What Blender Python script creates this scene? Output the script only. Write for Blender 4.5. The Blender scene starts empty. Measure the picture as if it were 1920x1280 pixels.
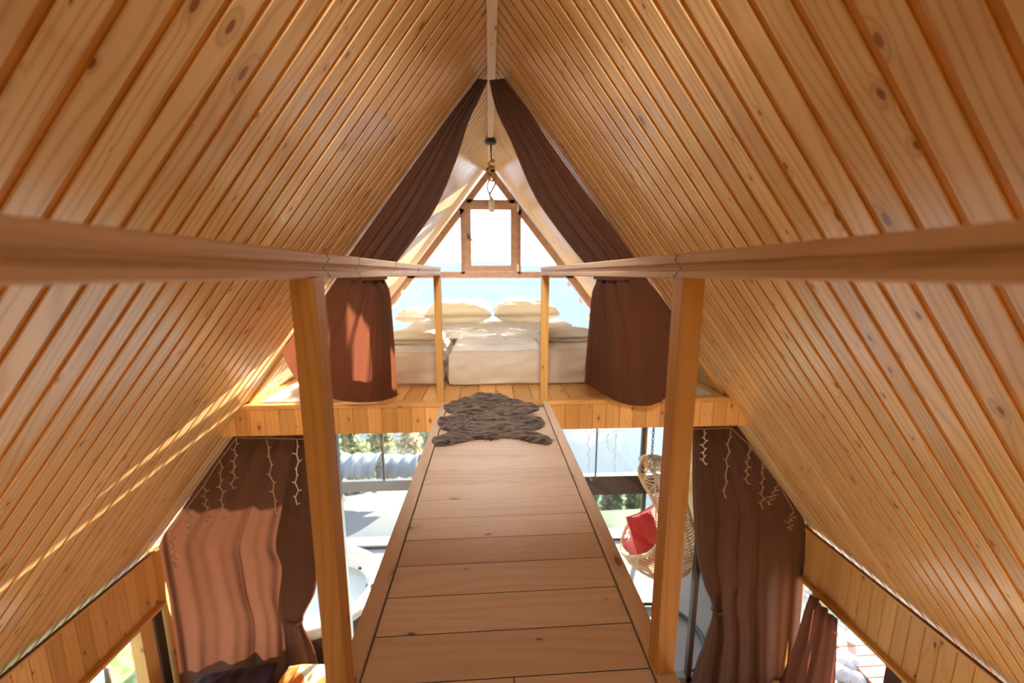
import bpy, bmesh, math, random
from mathutils import Vector, Matrix, noise
from math import sin, cos, pi, radians, sqrt, atan2, exp
R = random.Random(7)
SC = bpy.context.scene
COL = SC.collection

# ------------------------------------------------------------------ survey of the place
E = 4.20                      # eye height above the lower floor
F, YAW, PIT = 752.0, radians(3.2), radians(9.6)
XR, ZR, T = 0.028, 1.446, 0.789        # ridge position and half width per metre of drop (relative to the eye)
D1, DG, D2 = 3.06, 3.45, 5.70          # loft edge, glass wall, gable window
FLOOR, LOFT = 0.0, E - 1.0
Y0 = -2.6                              # rear gable
ZK, ZK2 = -2.42, -2.93                 # eaves and bottom of the knee panelling
XKL, XKR = XR - T*(ZR-ZK), XR + T*(ZR-ZK)

def ray(px, py):
    u = (px-960)/F; v = -(py-640)/F
    yf = cos(PIT)+v*sin(PIT); z = -sin(PIT)+v*cos(PIT)
    return u*cos(YAW)+yf*sin(YAW), -u*sin(YAW)+yf*cos(YAW), z
def at(px, py, Y):
    x, y, z = ray(px, py); s = Y/y
    return Vector((x*s, Y, z*s+E))
def atz(px, py, Z):            # Z in world height
    x, y, z = ray(px, py); s = (Z-E)/z
    return Vector((x*s, y*s, Z))
def atx(px, py, X):
    x, y, z = ray(px, py); s = X/x
    return Vector((X, y*s, z*s+E))
def roofx(side, z):            # x of the roof plane at relative height z
    return XR + side*T*(ZR-z)

# ------------------------------------------------------------------ mesh builder
class MB:
    def __init__(s):
        s.v=[]; s.f=[]; s.uv=[]; s.r=[]; s.m=[]
        s.rnd=(0.5,0.5,0.5)
    def new_rnd(s): s.rnd=(R.random(),R.random(),R.random())
    def face(s, pts, uvs=None, m=0):
        b=len(s.v)
        s.v+= [tuple(p) for p in pts]; s.r+=[s.rnd]*len(pts)
        s.f.append(list(range(b,b+len(pts))))
        s.uv+= list(uvs) if uvs else [(p[0],p[1]) for p in pts]
        s.m.append(m)
    def raw(s, vs, fs, uvs=None, m=0):
        b=len(s.v)
        s.v+=[tuple(p) for p in vs]; s.r+=[s.rnd]*len(vs)
        for f in fs:
            s.f.append([b+i for i in f]); s.m.append(m)
            for i in f: s.uv.append(uvs[i] if uvs else (vs[i][0],vs[i][1]))
    def box(s, lo, hi, axis=1, m=0, rot=None, bev=0.0):
        """box with bevelled edges; wood grain along axis"""
        lo=Vector(lo); hi=Vector(hi); c=(lo+hi)/2; h=(hi-lo)/2
        bm=bmesh.new(); bmesh.ops.create_cube(bm,size=2)
        for v in bm.verts: v.co=Vector((v.co.x*h.x,v.co.y*h.y,v.co.z*h.z))
        if bev>0: bmesh.ops.bevel(bm,geom=bm.edges[:],offset=bev,segments=2,profile=0.7,affect='EDGES')
        bm.normal_update()
        ox,oy=R.random()*7,R.random()*7
        for f in bm.faces:
            n=f.normal; a=max(range(3),key=lambda i:abs(n[i]))
            oth=[i for i in range(3) if i!=axis]
            pts=[];uvs=[]
            for v in f.verts:
                q=v.co
                if a==axis: uu,vv=q[oth[0]]*0.3,q[oth[1]]
                else:
                    o=[i for i in oth if i!=a]
                    uu,vv=q[axis],q[o[0]]
                    vv+=a*0.37
                uvs.append((uu+ox,vv+oy))
                p=q.copy()
                if rot is not None: p=rot@p
                pts.append(p+c)
            s.face(pts,uvs,m)
        bm.free()
    def tube(s, path, rad, n=8, m=0, cap=True, closed=False):
        path=[Vector(p) for p in path]; N=len(path)
        rads=rad if isinstance(rad,(list,tuple)) else [rad]*N
        vs=[];fs=[];uv=[]
        prev=None; L=0
        for i,p in enumerate(path):
            if closed: t=path[(i+1)%N]-path[i-1]
            else: t=path[min(i+1,N-1)]-path[max(i-1,0)]
            if t.length<1e-9: t=Vector((0,0,1))
            t.normalize()
            if prev is None:
                a=Vector((0,0,1)) if abs(t.z)<.9 else Vector((1,0,0))
                nrm=t.cross(a).normalized()
            else:
                nrm=(prev-t*prev.dot(t))
                nrm=nrm.normalized() if nrm.length>1e-6 else t.orthogonal().normalized()
            prev=nrm; bi=t.cross(nrm)
            if i: L+=(p-path[i-1]).length
            for k in range(n):
                a=2*pi*k/n
                vs.append(p+(nrm*cos(a)+bi*sin(a))*rads[i]); uv.append((L,k/n*.1))
        for i in range(N if closed else N-1):
            j=(i+1)%N
            for k in range(n):
                fs.append((i*n+k,i*n+(k+1)%n,j*n+(k+1)%n,j*n+k))
        if cap and not closed:
            fs.append(tuple(range(n))[::-1]); fs.append(tuple((N-1)*n+k for k in range(n)))
        s.raw(vs,fs,uv,m)
    def lathe(s, prof, c, n=24, m=0, sx=1, sy=1):
        vs=[];fs=[];c=Vector(c)
        for (r,z) in prof:
            for k in range(n):
                a=2*pi*k/n; vs.append(c+Vector((r*cos(a)*sx,r*sin(a)*sy,z)))
        for i in range(len(prof)-1):
            for k in range(n):
                fs.append((i*n+k,i*n+(k+1)%n,(i+1)*n+(k+1)%n,(i+1)*n+k))
        s.raw(vs,fs,None,m)
    def prism(s, poly, a, b, axis=1, m=0):
        """poly: list of 2D points in the plane normal to axis, extruded from a to b"""
        def P(q,t):
            if axis==1: return (q[0],t,q[1])
            if axis==0: return (t,q[0],q[1])
            return (q[0],q[1],t)
        n=len(poly); ox=R.random()*5
        for i in range(n):
            p,q=poly[i],poly[(i+1)%n]; l=math.hypot(q[0]-p[0],q[1]-p[1])
            s.face([P(p,a),P(q,a),P(q,b),P(p,b)],[(a+ox,i*.3),(a+ox,i*.3+l),(b+ox,i*.3+l),(b+ox,i*.3)],m)
        s.face([P(p,a) for p in poly][::-1],[(p[0]*.3,p[1]) for p in poly][::-1],m)
        s.face([P(p,b) for p in poly],[(p[0]*.3,p[1]) for p in poly],m)
    def grid(s, fn, nu, nv, m=0, uvf=None):
        vs=[];uv=[];fs=[]
        for j in range(nv+1):
            for i in range(nu+1):
                u,v=i/nu,j/nv
                vs.append(fn(u,v)); uv.append(uvf(u,v) if uvf else (u,v))
        for j in range(nv):
            for i in range(nu):
                a=j*(nu+1)+i; fs.append((a,a+1,a+nu+2,a+nu+1))
        s.raw(vs,fs,uv,m)
    def build(s, name, mats, parent=None, smooth=False, weld=False):
        me=bpy.data.meshes.new(name)
        me.from_pydata(s.v,[],s.f)
        ul=me.uv_layers.new(name='UVMap')
        k=0
        ul.data.foreach_set('uv',[c for q in s.uv for c in q])
        ca=me.color_attributes.new('rnd','FLOAT_COLOR','POINT')
        ca.data.foreach_set('color',[c for q in s.r for c in (q[0],q[1],q[2],1.0)])
        if not isinstance(mats,(list,tuple)): mats=[mats]
        for x in mats: me.materials.append(x)
        me.polygons.foreach_set('material_index',s.m)
        if weld:
            bm=bmesh.new(); bm.from_mesh(me); bmesh.ops.remove_doubles(bm,verts=bm.verts,dist=1e-5); bm.to_mesh(me); bm.free()
        if smooth: me.polygons.foreach_set('use_smooth',[True]*len(me.polygons))
        me.update()
        o=bpy.data.objects.new(name,me); COL.objects.link(o)
        if parent is not None:
            o.parent=parent; o.matrix_parent_inverse=Matrix.Translation(parent.location).inverted()
        return o

def tag(o,label=None,cat=None,group=None,kind=None):
    if label: o['label']=label
    if cat: o['category']=cat
    if group: o['group']=group
    if kind: o['kind']=kind
    return o
def thing(name,label,cat,loc=(0,0,0),group=None):
    o=bpy.data.objects.new(name,None); COL.objects.link(o); o.location=loc; o.empty_display_size=.1
    return tag(o,label,cat,group)
def struct(name,mb,mats,smooth=False,parent=None):
    o=mb.build(name,mats,parent,smooth)
    if parent is None: o['kind']='structure'
    return o

# ------------------------------------------------------------------ materials
class NT:
    def __init__(s,name):
        s.mat=bpy.data.materials.new(name); s.mat.use_nodes=True
        s.t=s.mat.node_tree; s.t.nodes.clear()
        s.out=s.t.nodes.new('ShaderNodeOutputMaterial')
    def n(s,kind,ins=None,**kw):
        x=s.t.nodes.new('ShaderNode'+kind)
        for k,v in kw.items(): setattr(x,k,v)
        for k,v in (ins or {}).items():
            if hasattr(v,'is_output'): s.t.links.new(v,x.inputs[k])
            else: x.inputs[k].default_value=v
        return x
    def math(s,op,a,b=0.0,c=None,clamp=False):
        d={0:a,1:b}
        if c is not None: d[2]=c
        return s.n('Math',d,operation=op,use_clamp=clamp).outputs[0]
    def mix(s,fac,a,b,bt='MIX'):
        x=s.n('Mix',None,data_type='RGBA',blend_type=bt)
        for i,v in ((0,fac),(6,a),(7,b)):
            if hasattr(v,'is_output'): s.t.links.new(v,x.inputs[i])
            else: x.inputs[i].default_value=v if i==0 else ((*v,1) if len(v)==3 else v)
        return x.outputs[2]
    def ramp(s,fac,a,b,lo=0.0,hi=1.0):
        return s.n('MapRange',{0:fac,1:a,2:b,3:lo,4:hi},interpolation_type='SMOOTHSTEP').outputs[0]
    def finish(s,sh,disp=None):
        s.t.links.new(sh,s.out.inputs[0]); return s.mat

def wood(name, light, dark, knot=(0.16,0.055,0.015), rough=0.35, ring=75.0, knots=0.30, contrast=0.55, vary=0.25, coat=0.0, kscale=1.0, bump=0.0, streak=0.0):
    t=NT(name)
    uv=t.n('UVMap',uv_map='UVMap').outputs[0]
    at_=t.n('Attribute',attribute_name='rnd').outputs['Color']
    sep=t.n('SeparateColor',{0:at_})
    r1,r2,r3=sep.outputs[0],sep.outputs[1],sep.outputs[2]
    sx=t.n('SeparateXYZ',{0:uv}); u=t.math('MULTIPLY_ADD',r1,13.7,sx.outputs[0]); v=t.math('MULTIPLY_ADD',r2,9.1,sx.outputs[1])
    # knots
    kv=t.n('CombineXYZ',{0:t.math('MULTIPLY',u,4.2*kscale),1:t.math('MULTIPLY',v,9.5*kscale),2:0.0}).outputs[0]
    vor=t.n('TexVoronoi',{'Vector':kv,'Scale':1.0,'Randomness':1.0},voronoi_dimensions='2D')
    dist=vor.outputs['Distance']; vc=t.n('SeparateColor',{0:vor.outputs['Color']})
    sel=t.math('LESS_THAN',vc.outputs[0],knots)
    size=t.math('MULTIPLY_ADD',t.math('POWER',vc.outputs[1],1.6),0.10,0.02)
    nz0=t.n('TexNoise',{'Vector':t.n('CombineXYZ',{0:t.math('MULTIPLY',u,40),1:t.math('MULTIPLY',v,60),2:0.0}).outputs[0],'Scale':1.0,'Detail':0.0}).outputs[0]
    dd=t.math('MULTIPLY_ADD',nz0,0.04,t.math('SUBTRACT',dist,0.02))
    core=t.math('MULTIPLY',t.ramp(t.math('DIVIDE',dd,size),0.6,1.05,1.0,0.0),sel)
    halo=t.math('MULTIPLY',t.ramp(t.math('DIVIDE',dist,size),1.0,3.2,1.0,0.0),sel)
    # rings (cathedral grain), bending round the knots
    nb=t.n('TexNoise',{'Vector':t.n('CombineXYZ',{0:t.math('MULTIPLY',u,0.9),1:t.math('MULTIPLY',v,7.0),2:r3}).outputs[0],'Scale':1.0,'Detail':1.0,'Roughness':0.55}).outputs[0]
    ph=t.math('MULTIPLY',v,ring); ph=t.math('MULTIPLY_ADD',nb,11.0,ph); ph=t.math('MULTIPLY_ADD',halo,1.8,ph)
    ringv=t.math('MULTIPLY_ADD',t.math('SINE',t.math('MULTIPLY',ph,6.283*0.55)),0.5,0.5)
    ringv=t.math('POWER',ringv,3.0)
    fine=t.n('TexNoise',{'Vector':t.n('CombineXYZ',{0:t.math('MULTIPLY',u,3.0),1:t.math('MULTIPLY',v,330.0),2:0.0}).outputs[0],'Scale':1.0,'Detail':1.0,'Roughness':0.6}).outputs[0]
    big=t.n('TexNoise',{'Vector':t.n('CombineXYZ',{0:t.math('MULTIPLY',u,1.3),1:t.math('MULTIPLY',v,5.0),2:r1}).outputs[0],'Scale':1.0,'Detail':1.0}).outputs[0]
    g=t.math('MULTIPLY_ADD',fine,0.45,t.math('MULTIPLY',ringv,0.62))
    g=t.math('MULTIPLY',g,contrast)
    g=t.math('ADD',g,t.math('MULTIPLY',t.math('SUBTRACT',big,0.45),0.6),clamp=True)
    col=t.mix(g,light,dark)
    hue=t.math('MULTIPLY_ADD',r3,vary,1.0-vary*0.55)
    col=t.mix(1.0,col,t.n('CombineXYZ',{0:hue,1:t.math('MULTIPLY_ADD',t.math('SUBTRACT',hue,1.0),1.25,1.0),2:t.math('MULTIPLY_ADD',t.math('SUBTRACT',hue,1.0),1.6,1.0)}).outputs[0],'MULTIPLY')
    warm=tuple(d*0.75 for d in dark)
    col=t.mix(t.math('MULTIPLY',halo,0.40),col,warm)
    col=t.mix(t.math('MULTIPLY',core,0.97),col,knot)
    if streak:
        wn=t.n('TexNoise',{'Vector':t.n('CombineXYZ',{0:t.math('MULTIPLY',u,4.0),1:t.math('MULTIPLY',v,28.0),2:4.0}).outputs[0],'Scale':1.0,'Detail':4.0}).outputs[0]
        col=t.mix(t.math('MULTIPLY',t.ramp(wn,0.55,0.75),streak),col,(0.78,0.66,0.58))
    bs=t.n('Bsdf'+'Principled',{'Base Color':col,'Roughness':t.math('MULTIPLY_ADD',fine,0.16,rough-0.06),'IOR':1.5,'Coat Weight':coat,'Coat Roughness':0.18})
    if bump:
        hgt=t.math('ADD',fine,t.math('MULTIPLY',nb,2.0))
        bmp=t.n('Bump',{'Strength':bump,'Distance':0.004,'Height':hgt}).outputs[0]
        t.t.links.new(bmp,bs.inputs['Normal'])
    return t.finish(bs.outputs[0])

def plain(name,col,rough=0.5,metal=0.0,noise_amt=0.0,nscale=20.0,spec=0.5,trans=None,bump=0.0,sheen=0.0):
    t=NT(name)
    c=(*col,1)
    if noise_amt or bump:
        co=t.n('TexCoord').outputs['Object']
        nz=t.n('TexNoise',{'Vector':co,'Scale':nscale,'Detail':4.0}).outputs[0]
        c=t.mix(t.ramp(nz,0.3,0.7),tuple(x*(1-noise_amt) for x in col),tuple(min(1,x*(1+noise_amt)) for x in col))
    bs=t.n('BsdfPrincipled',{'Roughness':rough,'Metallic':metal,'Specular IOR Level':spec,'Sheen Weight':sheen})
    if hasattr(c,'is_output'): t.t.links.new(c,bs.inputs['Base Color'])
    else: bs.inputs['Base Color'].default_value=c
    if bump:
        b=t.n('Bump',{'Strength':bump,'Distance':0.01,'Height':nz}).outputs[0]; t.t.links.new(b,bs.inputs['Normal'])
    sh=bs.outputs[0]
    if trans:
        tr=t.n('BsdfTranslucent',{'Color':(*trans[1],1)}).outputs[0]
        sh=t.n('MixShader',{0:trans[0],1:sh,2:tr}).outputs[0]
    return t.finish(sh)

def glass(name,tint=(1,1,1),refl=1.0,haze=0.0):
    t=NT(name)
    tr=t.n('BsdfTransparent',{'Color':(*tint,1)}).outputs[0]
    gl=t.n('BsdfGlossy',{'Color':(1,1,1,1),'Roughness':0.0}).outputs[0]
    fc=t.n('LayerWeight',{'Blend':0.5}).outputs['Facing']
    fr=t.math('MULTIPLY',t.math('MULTIPLY_ADD',t.math('POWER',fc,5.0),0.92,0.06),refl)
    sh=t.n('MixShader',{0:fr,1:tr,2:gl}).outputs[0]
    if haze:
        df=t.n('BsdfTranslucent',{'Color':(0.9,0.95,1,1)}).outputs[0]
        sh=t.n('MixShader',{0:haze,1:sh,2:df}).outputs[0]
    return t.finish(sh)

M={}
M['roof']=wood('varnished pine cladding',(0.80,0.57,0.29),(0.52,0.285,0.10),knot=(0.26,0.075,0.014),rough=0.30,ring=60,knots=0.55,contrast=0.78,vary=0.22,coat=0.6)
M['rooflit']=wood('lit varnished loft cladding',(0.92,0.76,0.52),(0.72,0.50,0.27),knot=(0.34,0.14,0.05),rough=0.32,ring=60,knots=0.4,contrast=0.55,vary=0.12,coat=0.5)  # same boards as the roof, loft light brightened into the colour
M['groovelit']=plain('lit cladding groove',(0.62,0.36,0.14),0.5)  # groove lightened to match the brightened loft boards
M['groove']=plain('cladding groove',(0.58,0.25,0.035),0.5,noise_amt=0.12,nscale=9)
M['panel']=wood('amber pine panelling',(0.80,0.46,0.16),(0.58,0.26,0.06),rough=0.35,ring=60,knots=0.42,contrast=0.5,vary=0.35,coat=0.2,kscale=1.25)
M['post']=wood('amber pine post',(0.70,0.40,0.12),(0.48,0.22,0.04),rough=0.4,ring=60,knots=0.16,contrast=0.55,vary=0.1,kscale=1.3)
M['rail']=wood('sawn pine rail',(0.74,0.52,0.34),(0.50,0.29,0.15),rough=0.42,ring=60,knots=0.12,contrast=0.6,vary=0.06,bump=0.12)
M['deck']=wood('rosy pine decking',(0.80,0.62,0.49),(0.62,0.45,0.33),knot=(0.27,0.15,0.09),rough=0.38,ring=40,knots=0.42,contrast=0.55,vary=0.14,kscale=0.8,streak=0.35)
M['ridge']=wood('pale planed beam',(0.80,0.66,0.52),(0.62,0.45,0.30),rough=0.5,ring=50,knots=0.25,contrast=0.4,vary=0.05,kscale=1.5)
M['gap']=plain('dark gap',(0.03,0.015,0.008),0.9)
M['browngap']=plain('brown shadow joint',(0.16,0.07,0.025),0.8)
M['rustgap']=plain('joint filler',(0.26,0.10,0.025),0.8)
M['frame']=plain('brown window frame',(0.42,0.255,0.175),0.4,noise_amt=0.12,nscale=14)
M['dframe']=plain('dark bronze frame',(0.045,0.03,0.028),0.4)
M['gframe']=plain('grey aluminium frame',(0.20,0.20,0.21),0.4,metal=0.3)
M['glass']=glass('window glass',(0.97,0.985,0.98),0.5)
M['glass2']=glass('balcony glass',(0.88,0.95,0.96),0.7)
def cloth(name,col,tcol,tw,rough=0.85,scale=900):
    t=NT(name)
    co=t.n('UVMap',uv_map='UVMap').outputs[0]
    nz=t.n('TexNoise',{'Vector':co,'Scale':scale*.3,'Detail':2.0}).outputs[0]
    nz2=t.n('TexNoise',{'Vector':co,'Scale':9.0,'Detail':3.0}).outputs[0]
    c=t.mix(t.math('MULTIPLY_ADD',nz,0.5,t.math('MULTIPLY',nz2,0.5)),tuple(x*0.8 for x in col),tuple(min(1,x*1.2) for x in col))
    bs=t.n('BsdfPrincipled',{'Base Color':c,'Roughness':rough,'Specular IOR Level':0.2,'Sheen Weight':0.15,'Sheen Roughness':0.5})
    bm_=t.n('Bump',{'Strength':0.15,'Distance':0.002,'Height':nz}).outputs[0]; t.t.links.new(bm_,bs.inputs['Normal'])
    tr=t.n('BsdfTranslucent',{'Color':(*tcol,1)}).outputs[0]
    return t.finish(t.n('MixShader',{0:tw,1:bs.outputs[0],2:tr}).outputs[0])
M['curtain']=cloth('brown curtain cloth',(0.105,0.042,0.020),(0.25,0.078,0.042),0.26)
M['curtain2']=cloth('taupe brown curtain cloth',(0.125,0.060,0.038),(0.150,0.050,0.026),0.24)
M['cuff']=plain('curtain band',(0.09,0.035,0.018),0.9)
M['track']=plain('white curtain track',(0.80,0.76,0.70),0.5)
M['sheet']=cloth('cream cotton',(0.90,0.755,0.625),(0.92,0.79,0.64),0.3)
M['white']=cloth('white cotton',(0.92,0.90,0.89),(0.94,0.92,0.88),0.35)
M['towel']=cloth('cream pillow cotton',(0.90,0.81,0.69),(0.92,0.82,0.68),0.3)
M['black']=plain('black metal',(0.02,0.02,0.022),0.4)
M['rope']=plain('jute rope',(0.50,0.30,0.14),0.9,noise_amt=0.25,nscale=90)
M['socket']=plain('pale socket',(0.72,0.62,0.52),0.6)
M['bulb']=plain('frosted bulb',(0.85,0.80,0.72),0.2,trans=(0.5,(0.95,0.9,0.85)))
M['wire']=plain('white wire',(0.75,0.70,0.62),0.5)
M['wire2']=plain('cream wire',(0.50,0.36,0.25),0.5)
M['fur']=None
M['rattan']=plain('pale rattan',(0.70,0.54,0.34),0.55,noise_amt=0.2,nscale=30)
M['red']=cloth('red cotton',(0.62,0.02,0.05),(0.7,0.03,0.05),0.2)
M['pink']=cloth('coral red cotton',(0.72,0.16,0.15),(0.8,0.2,0.2),0.2)
M['steel']=plain('dark grey tube',(0.06,0.065,0.07),0.35,metal=0.5)
M['acrylic']=plain('white acrylic',(0.82,0.85,0.88),0.15)
M['tubskirt']=plain('dark brown tub skirt',(0.07,0.028,0.02),0.5)
M['water']=plain('tub water',(0.55,0.68,0.74),0.05)
M['terrace']=plain('pale terrace tiles',(0.28,0.295,0.31),0.6,noise_amt=0.06,nscale=3)
M['lowfloor']=wood('lower floor boards',(0.45,0.26,0.13),(0.28,0.14,0.06),rough=0.45,knots=0.2)
M['purple']=cloth('dark purple cotton',(0.045,0.022,0.035),(0.05,0.02,0.04),0.05)
M['sofa']=cloth('brown sofa cloth',(0.10,0.055,0.045),(0.1,0.05,0.04),0.05)
M['slab']=plain('slab underside',(0.50,0.32,0.18),0.6,noise_amt=0.1,nscale=5)

def furmat():
    t=NT('dark brown fur')
    co=t.n('TexCoord').outputs['Object']
    mp=t.n('Mapping',{'Vector':co,'Scale':(10,34,10)}).outputs[0]
    a=t.n('TexNoise',{'Vector':mp,'Scale':1.0,'Detail':5.0,'Roughness':0.65,'Distortion':1.2}).outputs[0]
    c=t.mix(t.ramp(a,0.33,0.68),(0.040,0.025,0.019),(0.22,0.15,0.115))
    bs=t.n('BsdfPrincipled',{'Base Color':c,'Roughness':0.9,'Sheen Weight':0.4,'Sheen Roughness':0.4,'Specular IOR Level':0.15})
    b=t.n('Bump',{'Strength':0.9,'Distance':0.015,'Height':a}).outputs[0]; t.t.links.new(b,bs.inputs['Normal'])
    return t.finish(bs.outputs[0])
M['fur']=furmat()
def patchmat():
    t=NT('orange and cream patterned cotton')
    co=t.n('TexCoord').outputs['Object']
    v=t.n('TexVoronoi',{'Vector':co,'Scale':5.5}).outputs['Color']
    s=t.n('SeparateColor',{0:v}).outputs[0]
    c=t.mix(t.ramp(s,0.30,0.34),(0.80,0.22,0.03),(0.85,0.70,0.48))
    c=t.mix(t.ramp(s,0.62,0.66),c,(0.70,0.42,0.05)); c=t.mix(t.ramp(s,0.86,0.88),c,(0.65,0.10,0.04))
    return t.finish(t.n('BsdfPrincipled',{'Base Color':c,'Roughness':0.85}).outputs[0])
M['patch']=patchmat()
def groundmat(name,a,b,c,s1,s2):
    t=NT(name)
    co=t.n('TexCoord').outputs['Object']
    n1=t.n('TexNoise',{'Vector':co,'Scale':s1,'Detail':6.0}).outputs[0]
    n2=t.n('TexNoise',{'Vector':co,'Scale':s2,'Detail':3.0}).outputs[0]
    q=t.mix(t.ramp(n1,0.38,0.62),a,b); q=t.mix(t.ramp(n2,0.52,0.66),q,c)
    return t.finish(t.n('BsdfPrincipled',{'Base Color':q,'Roughness':0.95}).outputs[0])
M['grass']=groundmat('grass and moss',(0.16,0.22,0.06),(0.34,0.38,0.16),(0.50,0.46,0.36),9.0,2.5)
M['gravel']=groundmat('gravel ground',(0.28,0.27,0.25),(0.48,0.46,0.44),(0.30,0.34,0.18),14.0,3.0)
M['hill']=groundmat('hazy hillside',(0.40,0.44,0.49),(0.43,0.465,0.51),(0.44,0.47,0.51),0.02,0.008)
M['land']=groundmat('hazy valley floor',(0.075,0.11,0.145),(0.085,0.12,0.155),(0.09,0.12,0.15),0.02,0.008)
M['slope']=groundmat('pale slope',(0.11,0.12,0.12),(0.14,0.145,0.145),(0.09,0.105,0.085),0.5,0.2)
M['wild']=groundmat('green hillside',(0.05,0.075,0.035),(0.09,0.12,0.06),(0.12,0.13,0.09),1.5,.5)
M['leafA']=plain('olive leaves',(0.26,0.29,0.18),0.7,noise_amt=0.3,nscale=3,trans=(0.3,(0.36,0.40,0.22)))
M['leafB']=plain('pine needles',(0.17,0.24,0.14),0.7,noise_amt=0.35,nscale=3,trans=(0.3,(0.26,0.34,0.17)))
M['leafC']=plain('dry beige leaves',(0.48,0.42,0.28),0.7,noise_amt=0.3,nscale=3,trans=(0.3,(0.5,0.45,0.3)))
M['bark']=plain('bark',(0.16,0.11,0.08),0.9)
M['stone']=plain('grey stone',(0.42,0.42,0.43),0.9,noise_amt=0.25,nscale=12,bump=0.3)
M['plank']=wood('weathered reddish plank',(0.58,0.36,0.26),(0.40,0.24,0.18),rough=0.7,knots=0.1)
M['pvc']=plain('white plastic pipe',(0.80,0.80,0.82),0.4)
M['tarp']=plain('white sheeting',(0.22,0.23,0.24),0.7)

# ------------------------------------------------------------------ boarded surfaces
def boards(mb, o, du, dv, dn, L, W, pitch, gap, depth, start=0.0, urange=None):
    """o origin; du along the boards, dv across, dn inward normal; tongue-and-groove joints of real depth"""
    o=Vector(o); du=Vector(du).normalized(); dv=Vector(dv).normalized(); dn=Vector(dn).normalized()
    x=-start
    while x<W:
        mb.new_rnd()
        a=max(0,x); b=min(W,x+pitch)
        if b-a<1e-4: x+=pitch; continue
        e=0.003
        f0,f1=a+0.0,b-gap
        if f1>f0+2*e:
            prof=[(f0,-depth),(f0+e*.3,-e),(f0+e*1.2,0),(f1-e*1.2,0),(f1-e*.3,-e),(f1,-depth),(b,-depth)]
        else: prof=[(a,-depth),(b,-depth)]
        for (p,q) in zip(prof[:-1],prof[1:]):
            m=1 if (p[1]<=-depth+1e-6 and q[1]<=-depth+1e-6) or abs(p[1]-q[1])>0.003 else 0
            P=[o+dv*p[0]+dn*p[1],o+dv*q[0]+dn*q[1]]
            mb.face([P[0],P[0]+du*L,P[1]+du*L,P[1]],[(0,p[0]-x),(L,p[0]-x),(L,q[0]-x),(0,q[0]-x)],m)
        x+=pitch

def make_shell():
    for side,nm in ((-1,'ceiling_left'),(1,'ceiling_right')):
        mb=MB()
        du=Vector((side*T,0,-1)).normalized(); dn=Vector((-side*1,0,-T)).normalized()
        L=sqrt(1+T*T)*(ZR-ZK)+.10
        boards(mb,(XR,Y0,ZR+E),du,(0,1,0),dn,L,D2+0.10-Y0,0.0965,0.018,0.007,start=0.045+(0.03 if side>0 else 0))
        o=struct(nm,mb,[M['roof'],M['groove'],M['rooflit'],M['groovelit']])
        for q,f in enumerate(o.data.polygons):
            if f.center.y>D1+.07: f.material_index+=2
        tag(o,'sloping roof of varnished knotty pine boards %s'%('above the hot tub side' if side<0 else 'above the egg chair side'))
        # knee panelling
        mb=MB(); X=(XKL if side<0 else XKR)-side*0.015
        boards(mb,(X,Y0,ZK+E),(0,0,-1),(0,1,0),(-side,0,0),ZK-ZK2,DG-Y0-0.02,0.098,0.005,0.006)
        o=struct('wall_left' if side<0 else 'wall_right',mb,[M['panel'] if side<0 else M['panelr'],M['groove']])
        # mouldings top and bottom of the panelling
        mb=MB(); mb.box((X-side*.012-.012,Y0,ZK+E-.028),(X-side*.012+.012,DG-.02,ZK+E-.004),1,bev=.004)
        struct('trim_1' if side<0 else 'trim_2',mb,M['panel'])
        mb=MB(); mb.box((X-side*.02-.035,Y0,ZK2+E-.03),(X-side*.02+.035,DG-.02,ZK2+E),1,bev=.004)
        struct('trim_3' if side<0 else 'trim_4',mb,M['panel'])
        mb=MB(); mb.box((X-side*.02-.008,Y0,ZK+E-.004),(X-side*.02+.008,DG-.02,ZK+E+.008),1)
        struct('trim_5' if side<0 else 'trim_6',mb,M['browngap'])
        # batten where the loft begins
        mb=MB()
        c=Vector((side*T,0,-1)).normalized(); n=Vector((-side,0,-T)).normalized()
        a=Vector((XR,D1+.10,ZR+E))+c*0.9; b=Vector((XR,D1+.10,ZR+E))+c*(sqrt(1+T*T)*(ZR+1.0)-0.02)
        w=Vector((0,.035,0)); h=n*.018
        P=[a-w,a+w,a+w+h,a-w+h]; Q=[b-w,b+w,b+w+h,b-w+h]
        for i in range(4):
            j=(i+1)%4; mb.face([P[i],Q[i],Q[j],P[j]],[(0,i*.1),(2.5,i*.1),(2.5,i*.1+.06),(0,i*.1+.06)])
        struct('trim_7' if side<0 else 'trim_8',mb,M['post'])
    mb=MB(); mb.rnd=(.3,.2,.5)
    zb=ZR+E-0.052
    mb.box((XR-.030,Y0,zb),(XR+.030,2.35,ZR+E+.05),1)
    mb.new_rnd(); mb.box((XR-.030,2.352,zb+.003),(XR+.030,D2,ZR+E+.05),1)
    o=struct('ceiling_beam',mb,M['ridge'])
    # rear gable (behind the photographer)
    mb=MB(); mb.face([(XKL,Y0,ZK+E),(XKR,Y0,ZK+E),(XR,Y0,ZR+E)],[(0,0),(6,0),(3,4)]); mb.face([(XKL,Y0,-.05),(XKR,Y0,-.05),(XKR,Y0,ZK+E),(XKL,Y0,ZK+E)],[(0,0),(6,0),(6,2),(0,2)])
    struct('wall_back',mb,M['panel'])
    mb=MB(); mb.box((XKL-.1,Y0,-.06),(XKR+.1,DG+.03,0),1); struct('floor',mb,M['lowfloor'])
M['panelr']=wood('honey pine panelling',(0.80,0.50,0.20),(0.60,0.30,0.08),rough=0.35,ring=45,knots=0.30,contrast=0.5,vary=0.22,coat=0.2)
make_shell()

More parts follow.
